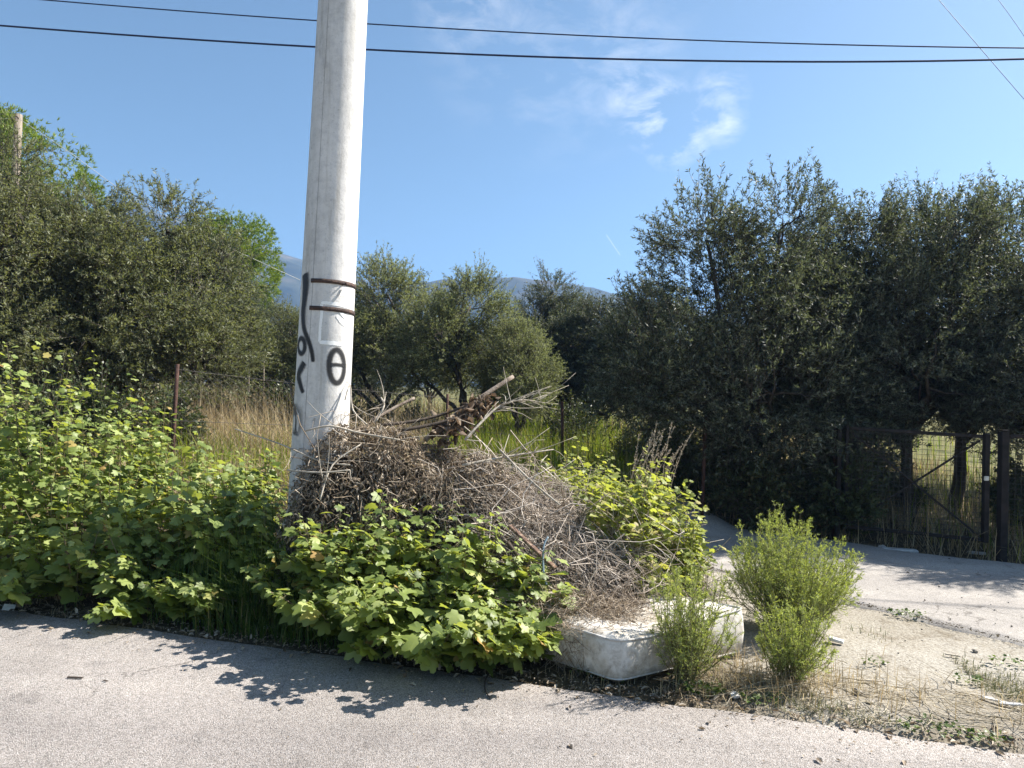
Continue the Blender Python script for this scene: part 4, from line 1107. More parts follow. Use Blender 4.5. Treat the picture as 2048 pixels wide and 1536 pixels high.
def branch_obj(name, pts, radii, mat, label=None, cat=None, parent=None, k=8, twigs=0, seed=0, org=None, tl=(.1, .35)):
    P = np.array(pts, float); m_ = len(P)
    # resample smooth
    tt = np.linspace(0, m_ - 1, (m_ - 1) * 4 + 1); i = np.clip(np.floor(tt).astype(int), 0, m_ - 2); f = (tt - i)[:, None]
    g = lambda j: P[np.clip(j, 0, m_ - 1)]
    Q = .5 * ((2 * g(i)) + (-g(i - 1) + g(i + 1)) * f + (2 * g(i - 1) - 5 * g(i) + 4 * g(i + 1) - g(i + 2)) * f ** 2 + (-g(i - 1) + 3 * g(i) - 3 * g(i + 1) + g(i + 2)) * f ** 3)
    rd = np.interp(tt, np.arange(m_), radii)
    org = P[0].copy() if org is None else org
    parts = [lathe_tube(Q - org, rd, k)]
    if twigs:
        rg_ = np.random.default_rng(seed)
        for q in range(twigs):
            j = rg_.integers(len(Q) // 4, len(Q)); d_ = norm((Q[min(j + 1, len(Q) - 1)] - Q[j - 1]) * 8 + rg_.normal(size=3) * .6)
            L = rg_.uniform(*tl); b_ = rg_.normal(size=3) * L * .25
            s_ = np.linspace(0, 1, 5)[:, None]
            T_ = Q[j] - org + d_ * L * s_ + b_ * s_ ** 2
            parts.append(lathe_tube(T_, np.linspace(min(rd[j] * .55, .005), .0012, 5), 4))
    V, Fs, r_ = merge(parts)
    o_ = link(name, mesh_from(name, V, Fs, mat, smooth=True), parent, org if parent is None else org - po)
    if label: tag(o_, label, cat)
    return o_
M_STAKE = plain_mat('stake_wood', [(.3, (.14, .105, .08)), (.5, (.24, .19, .15)), (.7, (.33, .28, .23))], 6, 7, rough=.9, bump=.5, stretch=(3, 3, 3))
M_DARKWOOD = plain_mat('dark_wood', [(.3, (.035, .027, .022)), (.6, (.085, .065, .05)), (.8, (.15, .12, .1))], 8, 7, rough=.9, bump=.5)
M_PALEB = plain_mat('pale_branch', [(.3, (.3, .255, .2)), (.6, (.46, .41, .34)), (.8, (.55, .5, .43))], 10, 6, rough=.9, bump=.3)
branch_obj('wooden_stake', [at(1026, 753, 5.75), at(965, 793, 5.6), at(905, 834, 5.45), at(850, 880, 5.3)], [.017, .019, .02, .02], M_STAKE, 'thick broken wooden stake sticking up to the right out of the heap', 'wooden stake', k=9)
branch_obj('wooden_stick', [at(829, 796, 5.75), at(790, 815, 5.65), at(745, 840, 5.5)], [.012, .013, .012], M_STAKE, 'short reddish stick slanting right of the pole foot', 'stick', k=8)
branch_obj('dark_stick', [at(932, 812, 5.45), at(880, 830, 5.4), at(825, 843, 5.3), at(760, 850, 5.2)], [.010, .011, .012, .011], M_DARKWOOD, 'upper dark stick lying on top of the heap', 'stick')
branch_obj('dark_stick', [at(915, 836, 5.3), at(870, 848, 5.25), at(800, 862, 5.15)], [.012, .013, .012], M_DARKWOOD, 'lower thin dark stick lying on top of the heap', 'stick')
for i, (pts, rd, tw_) in enumerate((
        ([at(930, 880, 5.2), at(965, 842, 5.3), at(1000, 812, 5.4), at(1045, 800, 5.5), at(1090, 806, 5.6)], [.011, .010, .008, .005, .002], 26),
        ([at(925, 931, 5.0), at(1003, 915, 5.1), at(1107, 899, 5.2)], [.011, .009, .004], 8),
        ([at(690, 800, 5.15), at(700, 770, 5.2), at(706, 820, 5.15), at(735, 850, 5.1)], [.004, .005, .006, .006], 3),
        ([at(750, 845, 5.2), at(768, 812, 5.25), at(762, 795, 5.3)], [.008, .007, .005], 5),
        ([at(610, 862, 4.95), at(660, 852, 4.95), at(720, 866, 5.0), at(800, 880, 5.0)], [.006, .007, .008, .006], 8),
        ([at(470, 858, 5.35), at(560, 888, 5.1), at(640, 922, 4.95), at(700, 930, 4.9)], [.004, .005, .006, .006], 3),
        ([at(575, 940, 4.9), at(640, 945, 4.8), at(700, 940, 4.8)], [.006, .006, .005], 3),
        ([at(640, 1000, 4.7), at(665, 930, 4.85), at(720, 890, 4.95)], [.006, .006, .005], 4),
        ([at(1000, 900, 5.1), at(1060, 960, 4.9), at(1120, 1010, 4.7)], [.008, .008, .006], 6),
        ([at(1050, 1120, 4.5), at(1200, 1190, 4.45), at(1330, 1205, 4.4), at(1450, 1195, 4.5)], [.009, .009, .007, .004], 6),
        ([at(1130, 1190, 4.4), at(1230, 1200, 4.4), at(1290, 1175, 4.5)], [.007, .008, .005], 6),
        ([at(1090, 1170, 4.35), at(1180, 1220, 4.2), at(1290, 1262, 4.05)], [.009, .01, .008], 5))):
    branch_obj('branch', pts, rd, M_PALEB, None, None, pile, 7, tw_, 100 + i, org=po * 1.0)
# shrivelled brown frond leaning on the stake
rng = np.random.default_rng(55)
fp = np.array([at(880, 868, 5.25), at(915, 838, 5.35), at(950, 806, 5.5), at(975, 796, 5.55)])
fr_ = branch_obj('dead_frond', fp, [.012, .011, .008, .004], M_DARKWOOD, 'shrivelled reddish brown dead frond leaning on the wooden stake', 'dead frond')
k_ = 240; t_ = rng.random(k_); bp = fp[0] + (fp[3] - fp[0]) * t_[:, None] + rng.normal(size=(k_, 3)) * np.array([.05, .05, .035])
d = norm(rng.normal(size=(k_, 3)) + np.array([.2, -.2, -.9])); Xd, Yd, Zd = frame(d, norm(rng.normal(size=(k_, 3))))
sz = rng.uniform(.04, .09, k_)
V, Fs, r_ = place(CURL, CURL_F, bp - fp[0], Xd, Yd, Zd, np.stack([sz * .45, sz, sz], -1), rng=rng)
M_FROND = leaf_mat('dead_frond_leaf', [(0, (.06, .042, .03)), (.5, (.15, .11, .08)), (1, (.28, .22, .16))], trans=.2, gloss=.05, rough=.8, trans_tint=(1.2, 1, .8))
link('leaflets', mesh_from('leaflets', V, Fs, M_FROND, r_), fr_)['kind'] = 'stuff'
# board, hose, white stick on the slope
M_BOARD = plain_mat('brown_board', [(.3, (.07, .042, .03)), (.5, (.14, .085, .06)), (.75, (.34, .26, .19))], 7, 6, rough=.85, bump=.4, stretch=(2, 2, 8))
a_, b_ = at(1008, 1045, 4.55), at(1122, 1152, 4.28)
L_ = np.linalg.norm(b_ - a_)
o_ = link('broken_board', box_mesh('broken_board', .038, .018, L_ * .8, M_BOARD, .004), None, (a_ + b_) / 2 + np.array([0, -.03, .02]))
o_.rotation_mode = 'QUATERNION'; o_.rotation_quaternion = Vector(b_ - a_).to_track_quat('Z', 'Y')
tag(o_, 'broken brown board lying on the heap behind the front mallow leaves', 'board')
M_HOSE = plain_mat('blue_grey_hose', [(.3, (.12, .17, .2)), (.7, (.2, .26, .3))], 20, rough=.45, bump=0)
branch_obj('hose_piece', [at(1096, 1074, 4.32), at(1088, 1090, 4.29), at(1086, 1120, 4.25), at(1088, 1150, 4.21), at(1093, 1170, 4.2)], [.0065] * 5, M_HOSE, 'bent piece of blue grey hose on the heap', 'hose')
branch_obj('peeled_stick', [at(1062, 1245, 4.1), at(1068, 1205, 4.15), at(1075, 1190, 4.17), at(1108, 1186, 4.2)], [.015, .014, .012, .008], M_PALEB, 'white peeled forked stick above the mattress', 'stick')
branch_obj('dark_branch', [at(1015, 1085, 4.4), at(1060, 1140, 4.3), at(1100, 1160, 4.28)], [.012, .012, .01], M_DARKWOOD, 'dark branch beside the hose on the heap', 'branch')
# radiating dry stalk on the mattress edge
c_ = at(1062, 1270, 3.98)
dr = thing('dry_umbel', 'pale dry plant head with radiating stalks at the mattress edge', 'dry plant', c_)
rng = np.random.default_rng(66); S = []
for a in np.linspace(0, 6.1, 16):
    d_ = norm(np.array([math.cos(a), -.35 + rng.normal() * .3, math.sin(a)])); L = rng.uniform(.07, .15)
    S.append([d_ * L * s_ + np.array([0, 0, -.02]) * s_ ** 2 for s_ in np.linspace(0, 1, 4)])
S = np.array(S); V, Fs, r_ = tubes(S, np.outer(np.ones(len(S)), [.0035, .003, .0025, .0015]), 4)
link('stalks', mesh_from('stalks', V, Fs, M_PALEB), dr)

# ------------------------------------------------------------------ mattress
import bmesh
m, n, l, o = new_mat('mattress_fabric')
t = n.new('ShaderNodeTexCoord'); vec = t.outputs['Object']
c = ramp(n, l, noise(n, l, 5, 7, .65, vec), [(.3, (.40, .345, .27)), (.45, (.60, .555, .49)), (.65, (.74, .71, .67))])
st = ramp(n, l, noise(n, l, 14, 6, .7, vec, .4), [(.34, (.42, .38, .33)), (.52, (1, 1, 1))])
c = mixrgb(n, l, .65, c, mixrgb(n, l, 1, c, st, 'MULTIPLY'))
p = n.new('ShaderNodeBsdfPrincipled'); l.new(c, p.inputs['Base Color']); p.inputs['Roughness'].default_value = .9; p.inputs['Specular IOR Level'].default_value = .15
wv = n.new('ShaderNodeTexWave'); wv.inputs['Scale'].default_value = 160; l.new(vec, wv.inputs['Vector'])
b = n.new('ShaderNodeBump'); b.inputs['Strength'].default_value = .12; b.inputs['Distance'].default_value = .003; l.new(wv.outputs['Fac'], b.inputs['Height'])
b2 = n.new('ShaderNodeBump'); b2.inputs['Strength'].default_value = .6; b2.inputs['Distance'].default_value = .02; l.new(noise(n, l, 7, 5, .6, vec), b2.inputs['Height']); l.new(b.outputs[0], b2.inputs['Normal'])
l.new(b2.outputs[0], p.inputs['Normal']); l.new(p.outputs[0], o.inputs['Surface'])
M_MATT = m
M_PIPE = plain_mat('mattress_piping', [(.3, (.42, .40, .37)), (.7, (.62, .6, .57))], 20, bump=.2)
mN, mR, mL = np.array([.60, 3.765]), np.array([1.47, 4.26]), np.array([-.75, 4.92])
mB = mR + (mL - mN)
matt = thing('mattress', 'dirty white mattress lying at the road edge under the heap', 'mattress', (mN[0], mN[1], 0))
mo = np.array([mN[0], mN[1], 0])
def rounded(poly, rad, k=8):
    out = []; n_ = len(poly)
    for i in range(n_):
        p_, a_, b_ = poly[i], poly[i - 1], poly[(i + 1) % n_]
        da, db = norm(a_ - p_), norm(b_ - p_)
        s_, e_ = p_ + da * rad, p_ + db * rad
        for t_ in np.linspace(0, 1, k): out.append((1 - t_) ** 2 * s_ + 2 * t_ * (1 - t_) * p_ + t_ ** 2 * e_)
    return np.array(out)
outl = rounded([mN, mR, mB, mL], .085, 9)
# refine straight runs
ref = []
for i in range(len(outl)):
    a_, b_ = outl[i], outl[(i + 1) % len(outl)]; q = max(1, int(np.linalg.norm(b_ - a_) / .06))
    for j in range(q): ref.append(a_ + (b_ - a_) * j / q)
outl = np.array(ref); no = len(outl); cen = outl.mean(0)
def inset(d):
    T_ = norm(np.roll(outl, -1, 0) - np.roll(outl, 1, 0)); N_ = np.stack([-T_[:, 1], T_[:, 0]], -1)
    return outl + N_ * d
MH = .215
tilt = lambda P: .05 * np.clip((P[:, 0] - .8) / .7, 0, 1)
prof = [(.035, .012), (.008, .03), (-.004, .075), (-.008, .125), (-.002, .185), (.006, .222), (.012, .235), (.05, .246), (.12, .252), (.22, .251)]
rings = []
for (d_, z_) in prof:
    P = inset(d_); wob_ = (vnoise(P[:, 0], P[:, 1], .18, 90) - .5) * .018 * (1 if z_ > .05 else 0)
    P = P + norm(P - cen) * wob_[:, None] * .8
    zt_ = z_ * (1 + .06 * (vnoise(P[:, 0], P[:, 1], .4, 91) - .5)) + tilt(P) * (z_ / MH) + (.012 * np.sin(P[:, 0] * 9 + P[:, 1] * 4) if z_ > .245 else 0)
    rings.append(np.concatenate([P, np.broadcast_to(zt_, (no,))[:, None] if np.ndim(zt_) == 0 else zt_[:, None]], 1))
for s_ in (.7, .4, .12):
    P = cen + (rings[9][:, :2] - cen) * s_; z_ = .248 + tilt(P) + (vnoise(P[:, 0], P[:, 1], .2, 92) - .5) * .03
    rings.append(np.concatenate([P, z_[:, None]], 1))
V = np.concatenate(rings) - mo; nr = len(rings); gi = np.arange(no * nr).reshape(nr, no)
Q = np.stack([gi[:-1], np.roll(gi[:-1], -1, 1), np.roll(gi[1:], -1, 1), gi[1:]], -1).reshape(-1, 4)
link('mattress_body', mesh_from('mattress_body', V, [Q, gi[-1:], gi[:1, ::-1]], M_MATT, smooth=True), matt)
for ri, off_ in ((6, .004), (1, .002)):
    P = rings[ri][:, :3] - mo; P = np.concatenate([P, P[:1]]); P = P + np.array([0, 0, off_])
    V, Fs, r_ = lathe_tube(P, np.full(len(P), .0065 if ri == 6 else .005), 6)
    link('piping', mesh_from('piping', V, Fs, M_PIPE, smooth=True), matt)

# dry weed tangle that covers the near part of the mattress
rng = np.random.default_rng(140)
wt = np.array([.30, 4.22, .245]); n_ = 2200
c = wt + rng.normal(size=(n_, 3)) * np.array([.26, .12, .05]) + np.array([0, 0, .03]); d = norm(rng.normal(size=(n_, 3)) * np.array([1, .8, .55]) + np.array([.2, -.2, .1])); L = rng.uniform(.05, .24, n_)
q = np.linspace(-.5, .5, 5); Q_ = c[:, None] + d[:, None] * (q[None, :, None] * L[:, None, None]) + (norm(rng.normal(size=(n_, 3))) * (L * .25)[:, None])[:, None] * (1 - 4 * q[None, :, None] ** 2)
Q_[..., 2] = np.maximum(Q_[..., 2], .255)
V, Fs, r_ = tubes(Q_ - wt, np.outer(rng.uniform(.6, 1.3, n_) * .0017, np.linspace(1, .5, 5)), 3, rng)
tg_ = thing('dry_weed_tangle', 'tangle of dry brown weeds lying on the mattress top', 'dry weeds', wt)
link('stems', mesh_from('stems', V, Fs, M_TWIGB, r_), tg_)['kind'] = 'stuff'
n_ = 700; xa_ = rng.random(n_); pa_ = mN + (mL - mN) * (.12 + .6 * xa_[:, None]); c = np.concatenate([pa_ + np.array([-.59, -.81]) * .03 * rng.random((n_, 1)), (.02 + .24 * rng.random((n_, 1)) ** 1.2)], 1)
d = norm(rng.normal(size=(n_, 3)) * np.array([.6, .4, .8]) + np.array([0, -.2, -.3])); L = rng.uniform(.04, .2, n_)
Q2 = c[:, None] + d[:, None] * (q[None, :, None] * L[:, None, None]); Q2[..., 2] = np.maximum(Q2[..., 2], .006)
V, Fs, r_ = tubes(Q2 - wt, np.outer(rng.uniform(.6, 1.3, n_) * .0016, np.linspace(1, .5, 5)), 3, rng)
link('hanging_stems', mesh_from('hanging_stems', V, Fs, M_TWIGB, r_), tg_)['kind'] = 'stuff'
n_ = 1600; c = wt + rng.normal(size=(n_, 3)) * np.array([.22, .1, .045]) + np.array([0, 0, .04]); c[:, 2] = np.maximum(c[:, 2], .228)
d = norm(rng.normal(size=(n_, 3))); Xd, Yd, Zd = frame(d, norm(rng.normal(size=(n_, 3)))); sz = rng.uniform(.008, .022, n_)
V, Fs, r_ = place(CURL, CURL_F, c - wt, Xd, Yd, Zd, np.stack([sz * .5, sz, sz], -1), rng=rng)
link('dry_leaves', mesh_from('dry_leaves', V, Fs, M_DEAD, r_), tg_)['kind'] = 'stuff'

# ------------------------------------------------------------------ mallow plants
LOBE = [(0, .80), (15, .64), (28, .52), (41, .62), (54, .68), (68, .55), (82, .46), (104, .57), (124, .47), (147, .43), (172, .2)]
def mallow_leaf(cup, fold, seed):
    rg_ = np.random.default_rng(seed)
    pts = [(a, r) for a, r in LOBE] + [(-a, r) for a, r in LOBE[:0:-1]]
    V = [(0, .22, 0)]
    for a, r in pts:
        r = r * rg_.uniform(.9, 1.1); x_, y_ = r * math.sin(R(a)), .22 + r * math.cos(R(a))
        V.append((x_, y_, -cup * r * r + fold * abs(x_) + rg_.normal() * .025))
    k = len(pts)
    return np.array(V), [np.array([[0, 1 + (i + 1) % k, 1 + i] for i in range(k)])]
LV = [mallow_leaf(.35, .12, 1), mallow_leaf(.12, .3, 2), mallow_leaf(.6, -.05, 3), mallow_leaf(.2, .15, 4)]
M_MALLOW = leaf_mat('mallow_leaf', [(0, (.08, .12, .025)), (.3, (.16, .21, .05)), (.65, (.25, .31, .09)), (.955, (.38, .43, .16)), (.98, (.42, .37, .12)), (1, (.42, .26, .1))], back=(.29, .33, .19), trans=.4, gloss=.12, rough=.5, trans_tint=(1.55, 1.5, .35))
M_MALLOWY = leaf_mat('mallow_leaf_yellow', [(0, (.14, .175, .045)), (.4, (.24, .28, .075)), (.8, (.35, .38, .12)), (1, (.48, .4, .18))], back=(.34, .37, .16), trans=.47, gloss=.08, rough=.5, trans_tint=(1.35, 1.35, .42))
M_STEMG = plain_mat('mallow_stem', [(.2, (.07, .075, .03)), (.5, (.13, .12, .06)), (.8, (.24, .19, .12))], 9, bump=0, attr=True)
LM = {}
for mi, mat_ in enumerate((M_MALLOW, M_MALLOWY)):
    for vi, (v_, f_) in enumerate(LV):
        LM[(mi, vi)] = mesh_from('leaf', v_, f_, mat_, smooth=False)

PLANTS = []
def mallow(x, y, h, spread, n_st, seed, label, group, lean=(0, 0), leaf=.075, mi=0, z0=None, per=26, arch=0.0, lo_=.18):
    rg_ = np.random.default_rng(seed); z = float(ground_z(x, y)) if z0 is None else z0
    base = np.array([x, y, z])
    S, Lp, Ld, Ln, Ls, Pt = [], [], [], [], [], []
    for i in range(n_st):
        a = rg_.random() * 6.283; u = rg_.random() ** .6
        b0 = base + np.array([math.cos(a), math.sin(a), 0]) * .12 * rg_.random()
        top = base + np.array([math.cos(a) * spread * u + lean[0], math.sin(a) * spread * u + lean[1], h * (1.05 - .38 * u * u) * (rg_.uniform(.62, 1.0) + .16 * (rg_.random() < .25))])
        mid_ = (b0 * .45 + top * .55) + np.array([0, 0, h * (.12 + arch)])
        t_ = np.linspace(0, 1, 8)[:, None]
        Q = (1 - t_) ** 2 * b0 + 2 * t_ * (1 - t_) * mid_ + t_ ** 2 * top
        gz = ground_z(Q[:, 0], Q[:, 1]); Q[:, 2] = np.maximum(Q[:, 2], np.maximum(gz, 0) + .02)
        S.append(Q)
        nl = max(8, int(per * rg_.uniform(.8, 1.2)))
        for q in range(nl):
            s_ = lo_ + (1 - lo_) * (q + rg_.random()) / nl
            pos = (1 - s_) ** 2 * b0 + 2 * s_ * (1 - s_) * mid_ + s_ ** 2 * top
            aa = q * 2.4 + rg_.random(); out = np.array([math.cos(aa), math.sin(aa), 0])
            size = leaf * (1.25 - .75 * s_ ** 3) * (.45 + .95 * rg_.random() ** 1.3)
            pet = size * rg_.uniform(.4, 1.0)
            d_ = norm(out * .9 + np.array([0, 0, .25 - .7 * rg_.random()]) + np.array([0, -.12, 0]))
            nrm = norm(np.array([0, -.12, .55]) + sdir * .7 + out * .3 + rg_.normal(size=3) * .36)
            pp = pos + norm(out + np.array([0, 0, .55])) * pet
            gz1 = max(float(ground_z(pp[0], pp[1])), 0) + .015
            pp[2] = max(pp[2], gz1 + size * .35 * rg_.random())
            Lp.append(pp); Ld.append(d_); Ln.append(nrm); Ls.append(size)
            if rg_.random() < .35: Pt.append(np.linspace(pos, pp, 3))
    S = np.array(S)
    rad_ = np.ones((len(S), 1)) * np.linspace(.0048, .0016, 8)[None]; Pt = np.array(Pt)
    t_ = thing('mallow_plant', label, 'mallow plant', base, group)
    V, Fs, r_ = merge([tubes(S - base, rad_, 3, rg_), tubes(Pt - base, np.full(Pt.shape[:2], .0013), 3, rg_)])
    link('stems', mesh_from('stems', V, Fs, M_STEMG, r_), t_)['kind'] = 'stuff'
    PLANTS.append(dict(t=t_, base=base, p=np.array(Lp), d=np.array(Ld), n=np.array(Ln), s=np.array(Ls), mi=mi, rg=rg_))

HG = 'mallow plants of the hedge left of the pole'
FG = 'mallow plants in front of the brush heap'
YG = 'yellow green plants right of the brush heap'
# back row left: tall
hed = [(-40, 6.1, 1.67, .55, 'tall mallow plant at the left photo edge, back of the hedge'),
       (70, 6.1, 1.79, .5, 'tallest mallow plant of the hedge, second in its back row'),
       (185, 6.0, 1.43, .5, 'mallow plant third in the back row of the hedge'),
       (300, 5.95, 1.22, .5, 'mallow plant below the thin rusty post, back of the hedge'),
       (410, 5.8, 0.99, .45, 'mallow plant between the rusty post and the pole, back of the hedge'),
       (505, 5.6, 0.90, .42, 'last mallow plant of the back row before the pole'),
       (-20, 5.45, 1.24, .5, 'mallow plant at the left photo edge, middle of the hedge'),
       (110, 5.4, 1.26, .5, 'mallow plant with broad pale leaves, second in the middle row'),
       (240, 5.35, 1.04, .48, 'mallow plant in the centre of the left hedge'),
       (360, 5.25, 0.93, .45, 'mallow plant above the grass tuft, middle of the hedge'),
       (470, 5.15, 0.81, .42, 'mallow plant leaning over the grass tuft'),
       (560, 5.0, 0.70, .34, 'small mallow plant at the pole foot, left side'),
       (20, 5.05, 0.81, .42, 'low mallow plant with yellowed leaves at the left road edge'),
       (160, 5.0, 0.75, .42, 'low mallow plant with orange leaves near the road edge'),
       (290, 4.95, 0.68, .4, 'low mallow plant above the leaves that reach the asphalt'),
       (600, 4.75, .55, .36, 'mallow plant hiding the left foot of the pole'),
       (400, 4.75, .34, .34, 'sparse low mallow plant in front of the grass tuft')]
for i, (px, Y, h, sp, lb) in enumerate(hed):
    mallow(X_(px, Y), Y, h, sp, 19 if Y > 5.1 else 14, 200 + i, lb, HG, leaf=.065 if Y > 5.3 else .072, per=25, lo_=.18 if Y > 5.1 else .06)
fr_ = [(680, 4.72, .86, .40, (0, -.1), 'mallow plant below the pole, left end of the front clump'),
       (800, 4.66, .90, .40, (.02, -.12), 'mallow plant second in the front clump, tallest leaves'),
       (930, 4.5, .82, .40, (.04, -.15), 'mallow plant in the middle of the front clump'),
       (1035, 4.36, .60, .34, (.12, -.1), 'mallow plant climbing over the broken board'),
       (690, 4.42, .56, .40, (.02, -.24), 'low mallow plant leaning over the road, front clump left'),
       (790, 4.3, .58, .40, (.04, -.30), 'low mallow plant whose leaf shadow falls farthest on the asphalt'),
       (890, 4.2, .56, .40, (.06, -.30), 'low mallow plant with broad pale leaves, front clump centre'),
       (1045, 4.1, .34, .26, (.04, -.14), 'small mallow plant hanging over the left end of the mattress'),
       (975, 4.12, .48, .34, (.06, -.24), 'drooping mallow plant whose leaves hang to the road beside the mattress')]
for i, (px, Y, h, sp, ln_, lb) in enumerate(fr_):
    mallow(X_(px, Y), Y, h, sp, 16, 300 + i, lb, FG, ln_, leaf=.075, per=26, lo_=.06, z0=float(ground_z(X_(px, Y), Y)))
# creeping shoot over the asphalt
mallow(X_(325, 4.78), 4.78, .13, .14, 5, 331, 'mallow shoot creeping out over the asphalt at the left', HG, (-.2, -.42), leaf=.095, per=9, z0=.02)
mallow(X_(800, 4.12), 4.12, .2, .26, 7, 332, 'sprawling mallow shoots hanging over the road below the front clump', FG, (.02, -.2), leaf=.08, per=16, z0=.02, lo_=.05)
mallow(X_(915, 4.03), 4.03, .22, .24, 7, 333, 'wilted mallow shoots on the asphalt left of the mattress', FG, (.02, -.16), leaf=.08, per=16, z0=.02, lo_=.05)
mallow(X_(70, 4.85), 4.85, .26, .3, 7, 334, 'low mallow shoots at the road edge near the left paper scrap', HG, (0, -.1), leaf=.08, per=16, z0=.05, lo_=.05)
yl = [(1150, 5.9, .72, .5, 'yellow green bush right behind the top of the heap'),
      (1225, 5.7, .76, .48, 'yellow green bush below the pale plume stalks'),
      (1295, 5.5, .8, .44, 'yellow green bush at the right shoulder of the heap'),
      (1320, 5.2, .84, .42, 'yellow green bush in the middle of the right heap edge'),
      (1255, 4.95, .66, .46, 'yellow green creeper low on the right heap slope'),
      (1365, 4.95, .5, .3, 'small yellow green plant beside the driveway'),
      (1085, 6.2, .55, .45, 'yellow green bush behind the grey twigs'),
      (1180, 5.4, .5, .46, 'yellow green creeper among the grey twigs'),
      (1310, 4.7, .4, .3, 'low yellow green creeper above the mattress')]
for i, (px, Y, h, sp, lb) in enumerate(yl):
    zz_ = max(float(ground_z(X_(px, Y), Y)), float(heap_z(X_(px, Y), Y)) - .15)
    mallow(X_(px, Y), Y, h, sp, 21, 400 + i, lb, YG, (.05, 0), leaf=.055, mi=1, per=24, z0=zz_)

# the leaves that show largest become parts of their own, the rest one mass per plant
CMi = np.linalg.inv(CM3)
cell = {}
info = []
for pi, pl in enumerate(PLANTS):
    c = (pl['p'] + pl['d'] * pl['s'][:, None] * .3 - np.array([0, 0, CAMZ])) @ CMi.T
    dz = -c[:, 2]; u = c[:, 0] / dz * F + 1024; v = -c[:, 1] / dz * F + 768; rp = pl['s'] * F / dz * .42
    for i in range(len(u)):
        if not (-20 < u[i] < 2070 and 0 < v[i] < 1560): continue
        cs = [(int((u[i] + a) // 6), int((v[i] + b_) // 6)) for a in np.arange(-rp[i], rp[i] + 1, 6) for b_ in np.arange(-rp[i], rp[i] + 1, 6)]
        info.append((pi, i, cs, rp[i]))
        for q in cs:
            if q not in cell or cell[q][0] > dz[i]: cell[q] = (dz[i], pi, i)
score = []
for (pi, i, cs, rp) in info:
    w = sum(1 for q in cs if cell[q][1] == pi and cell[q][2] == i)
    if rp > 5.5 and w >= .3 * len(cs): score.append((w, pi, i))
score.sort(reverse=True)
score = score[:1900]
chosen = {}
for w, pi, i in score: chosen.setdefault(pi, set()).add(i)
for pi, pl in enumerate(PLANTS):
    X, Yv, Z = frame(pl['d'], pl['n'])
    var = pl['rg'].integers(0, 4, len(pl['s'])); ch = chosen.get(pi, set())
    rest = np.array([i not in ch for i in range(len(pl['s']))])
    parts = []
    for vi in range(4):
        k = rest & (var == vi)
        if k.any(): parts.append(place(LV[vi][0], LV[vi][1], pl['p'][k] - pl['base'], X[k], Yv[k], Z[k], pl['s'][k], rng=pl['rg']))
    V, Fs, r_ = merge(parts)
    link('foliage', mesh_from('foliage', V, Fs, (M_MALLOW, M_MALLOWY)[pl['mi']], r_), pl['t'])['kind'] = 'stuff'
    for i in sorted(ch):
        lo = bpy.data.objects.new('leaf', LM[(pl['mi'], int(var[i]))]); COL.objects.link(lo); lo.parent = pl['t']
        M_ = np.eye(4); M_[:3, 0] = X[i]; M_[:3, 1] = Yv[i]; M_[:3, 2] = Z[i]; M_[:3, :3] *= pl['s'][i]; M_[:3, 3] = pl['p'][i] - pl['base']
        lo.matrix_local = Matrix(M_.tolist())

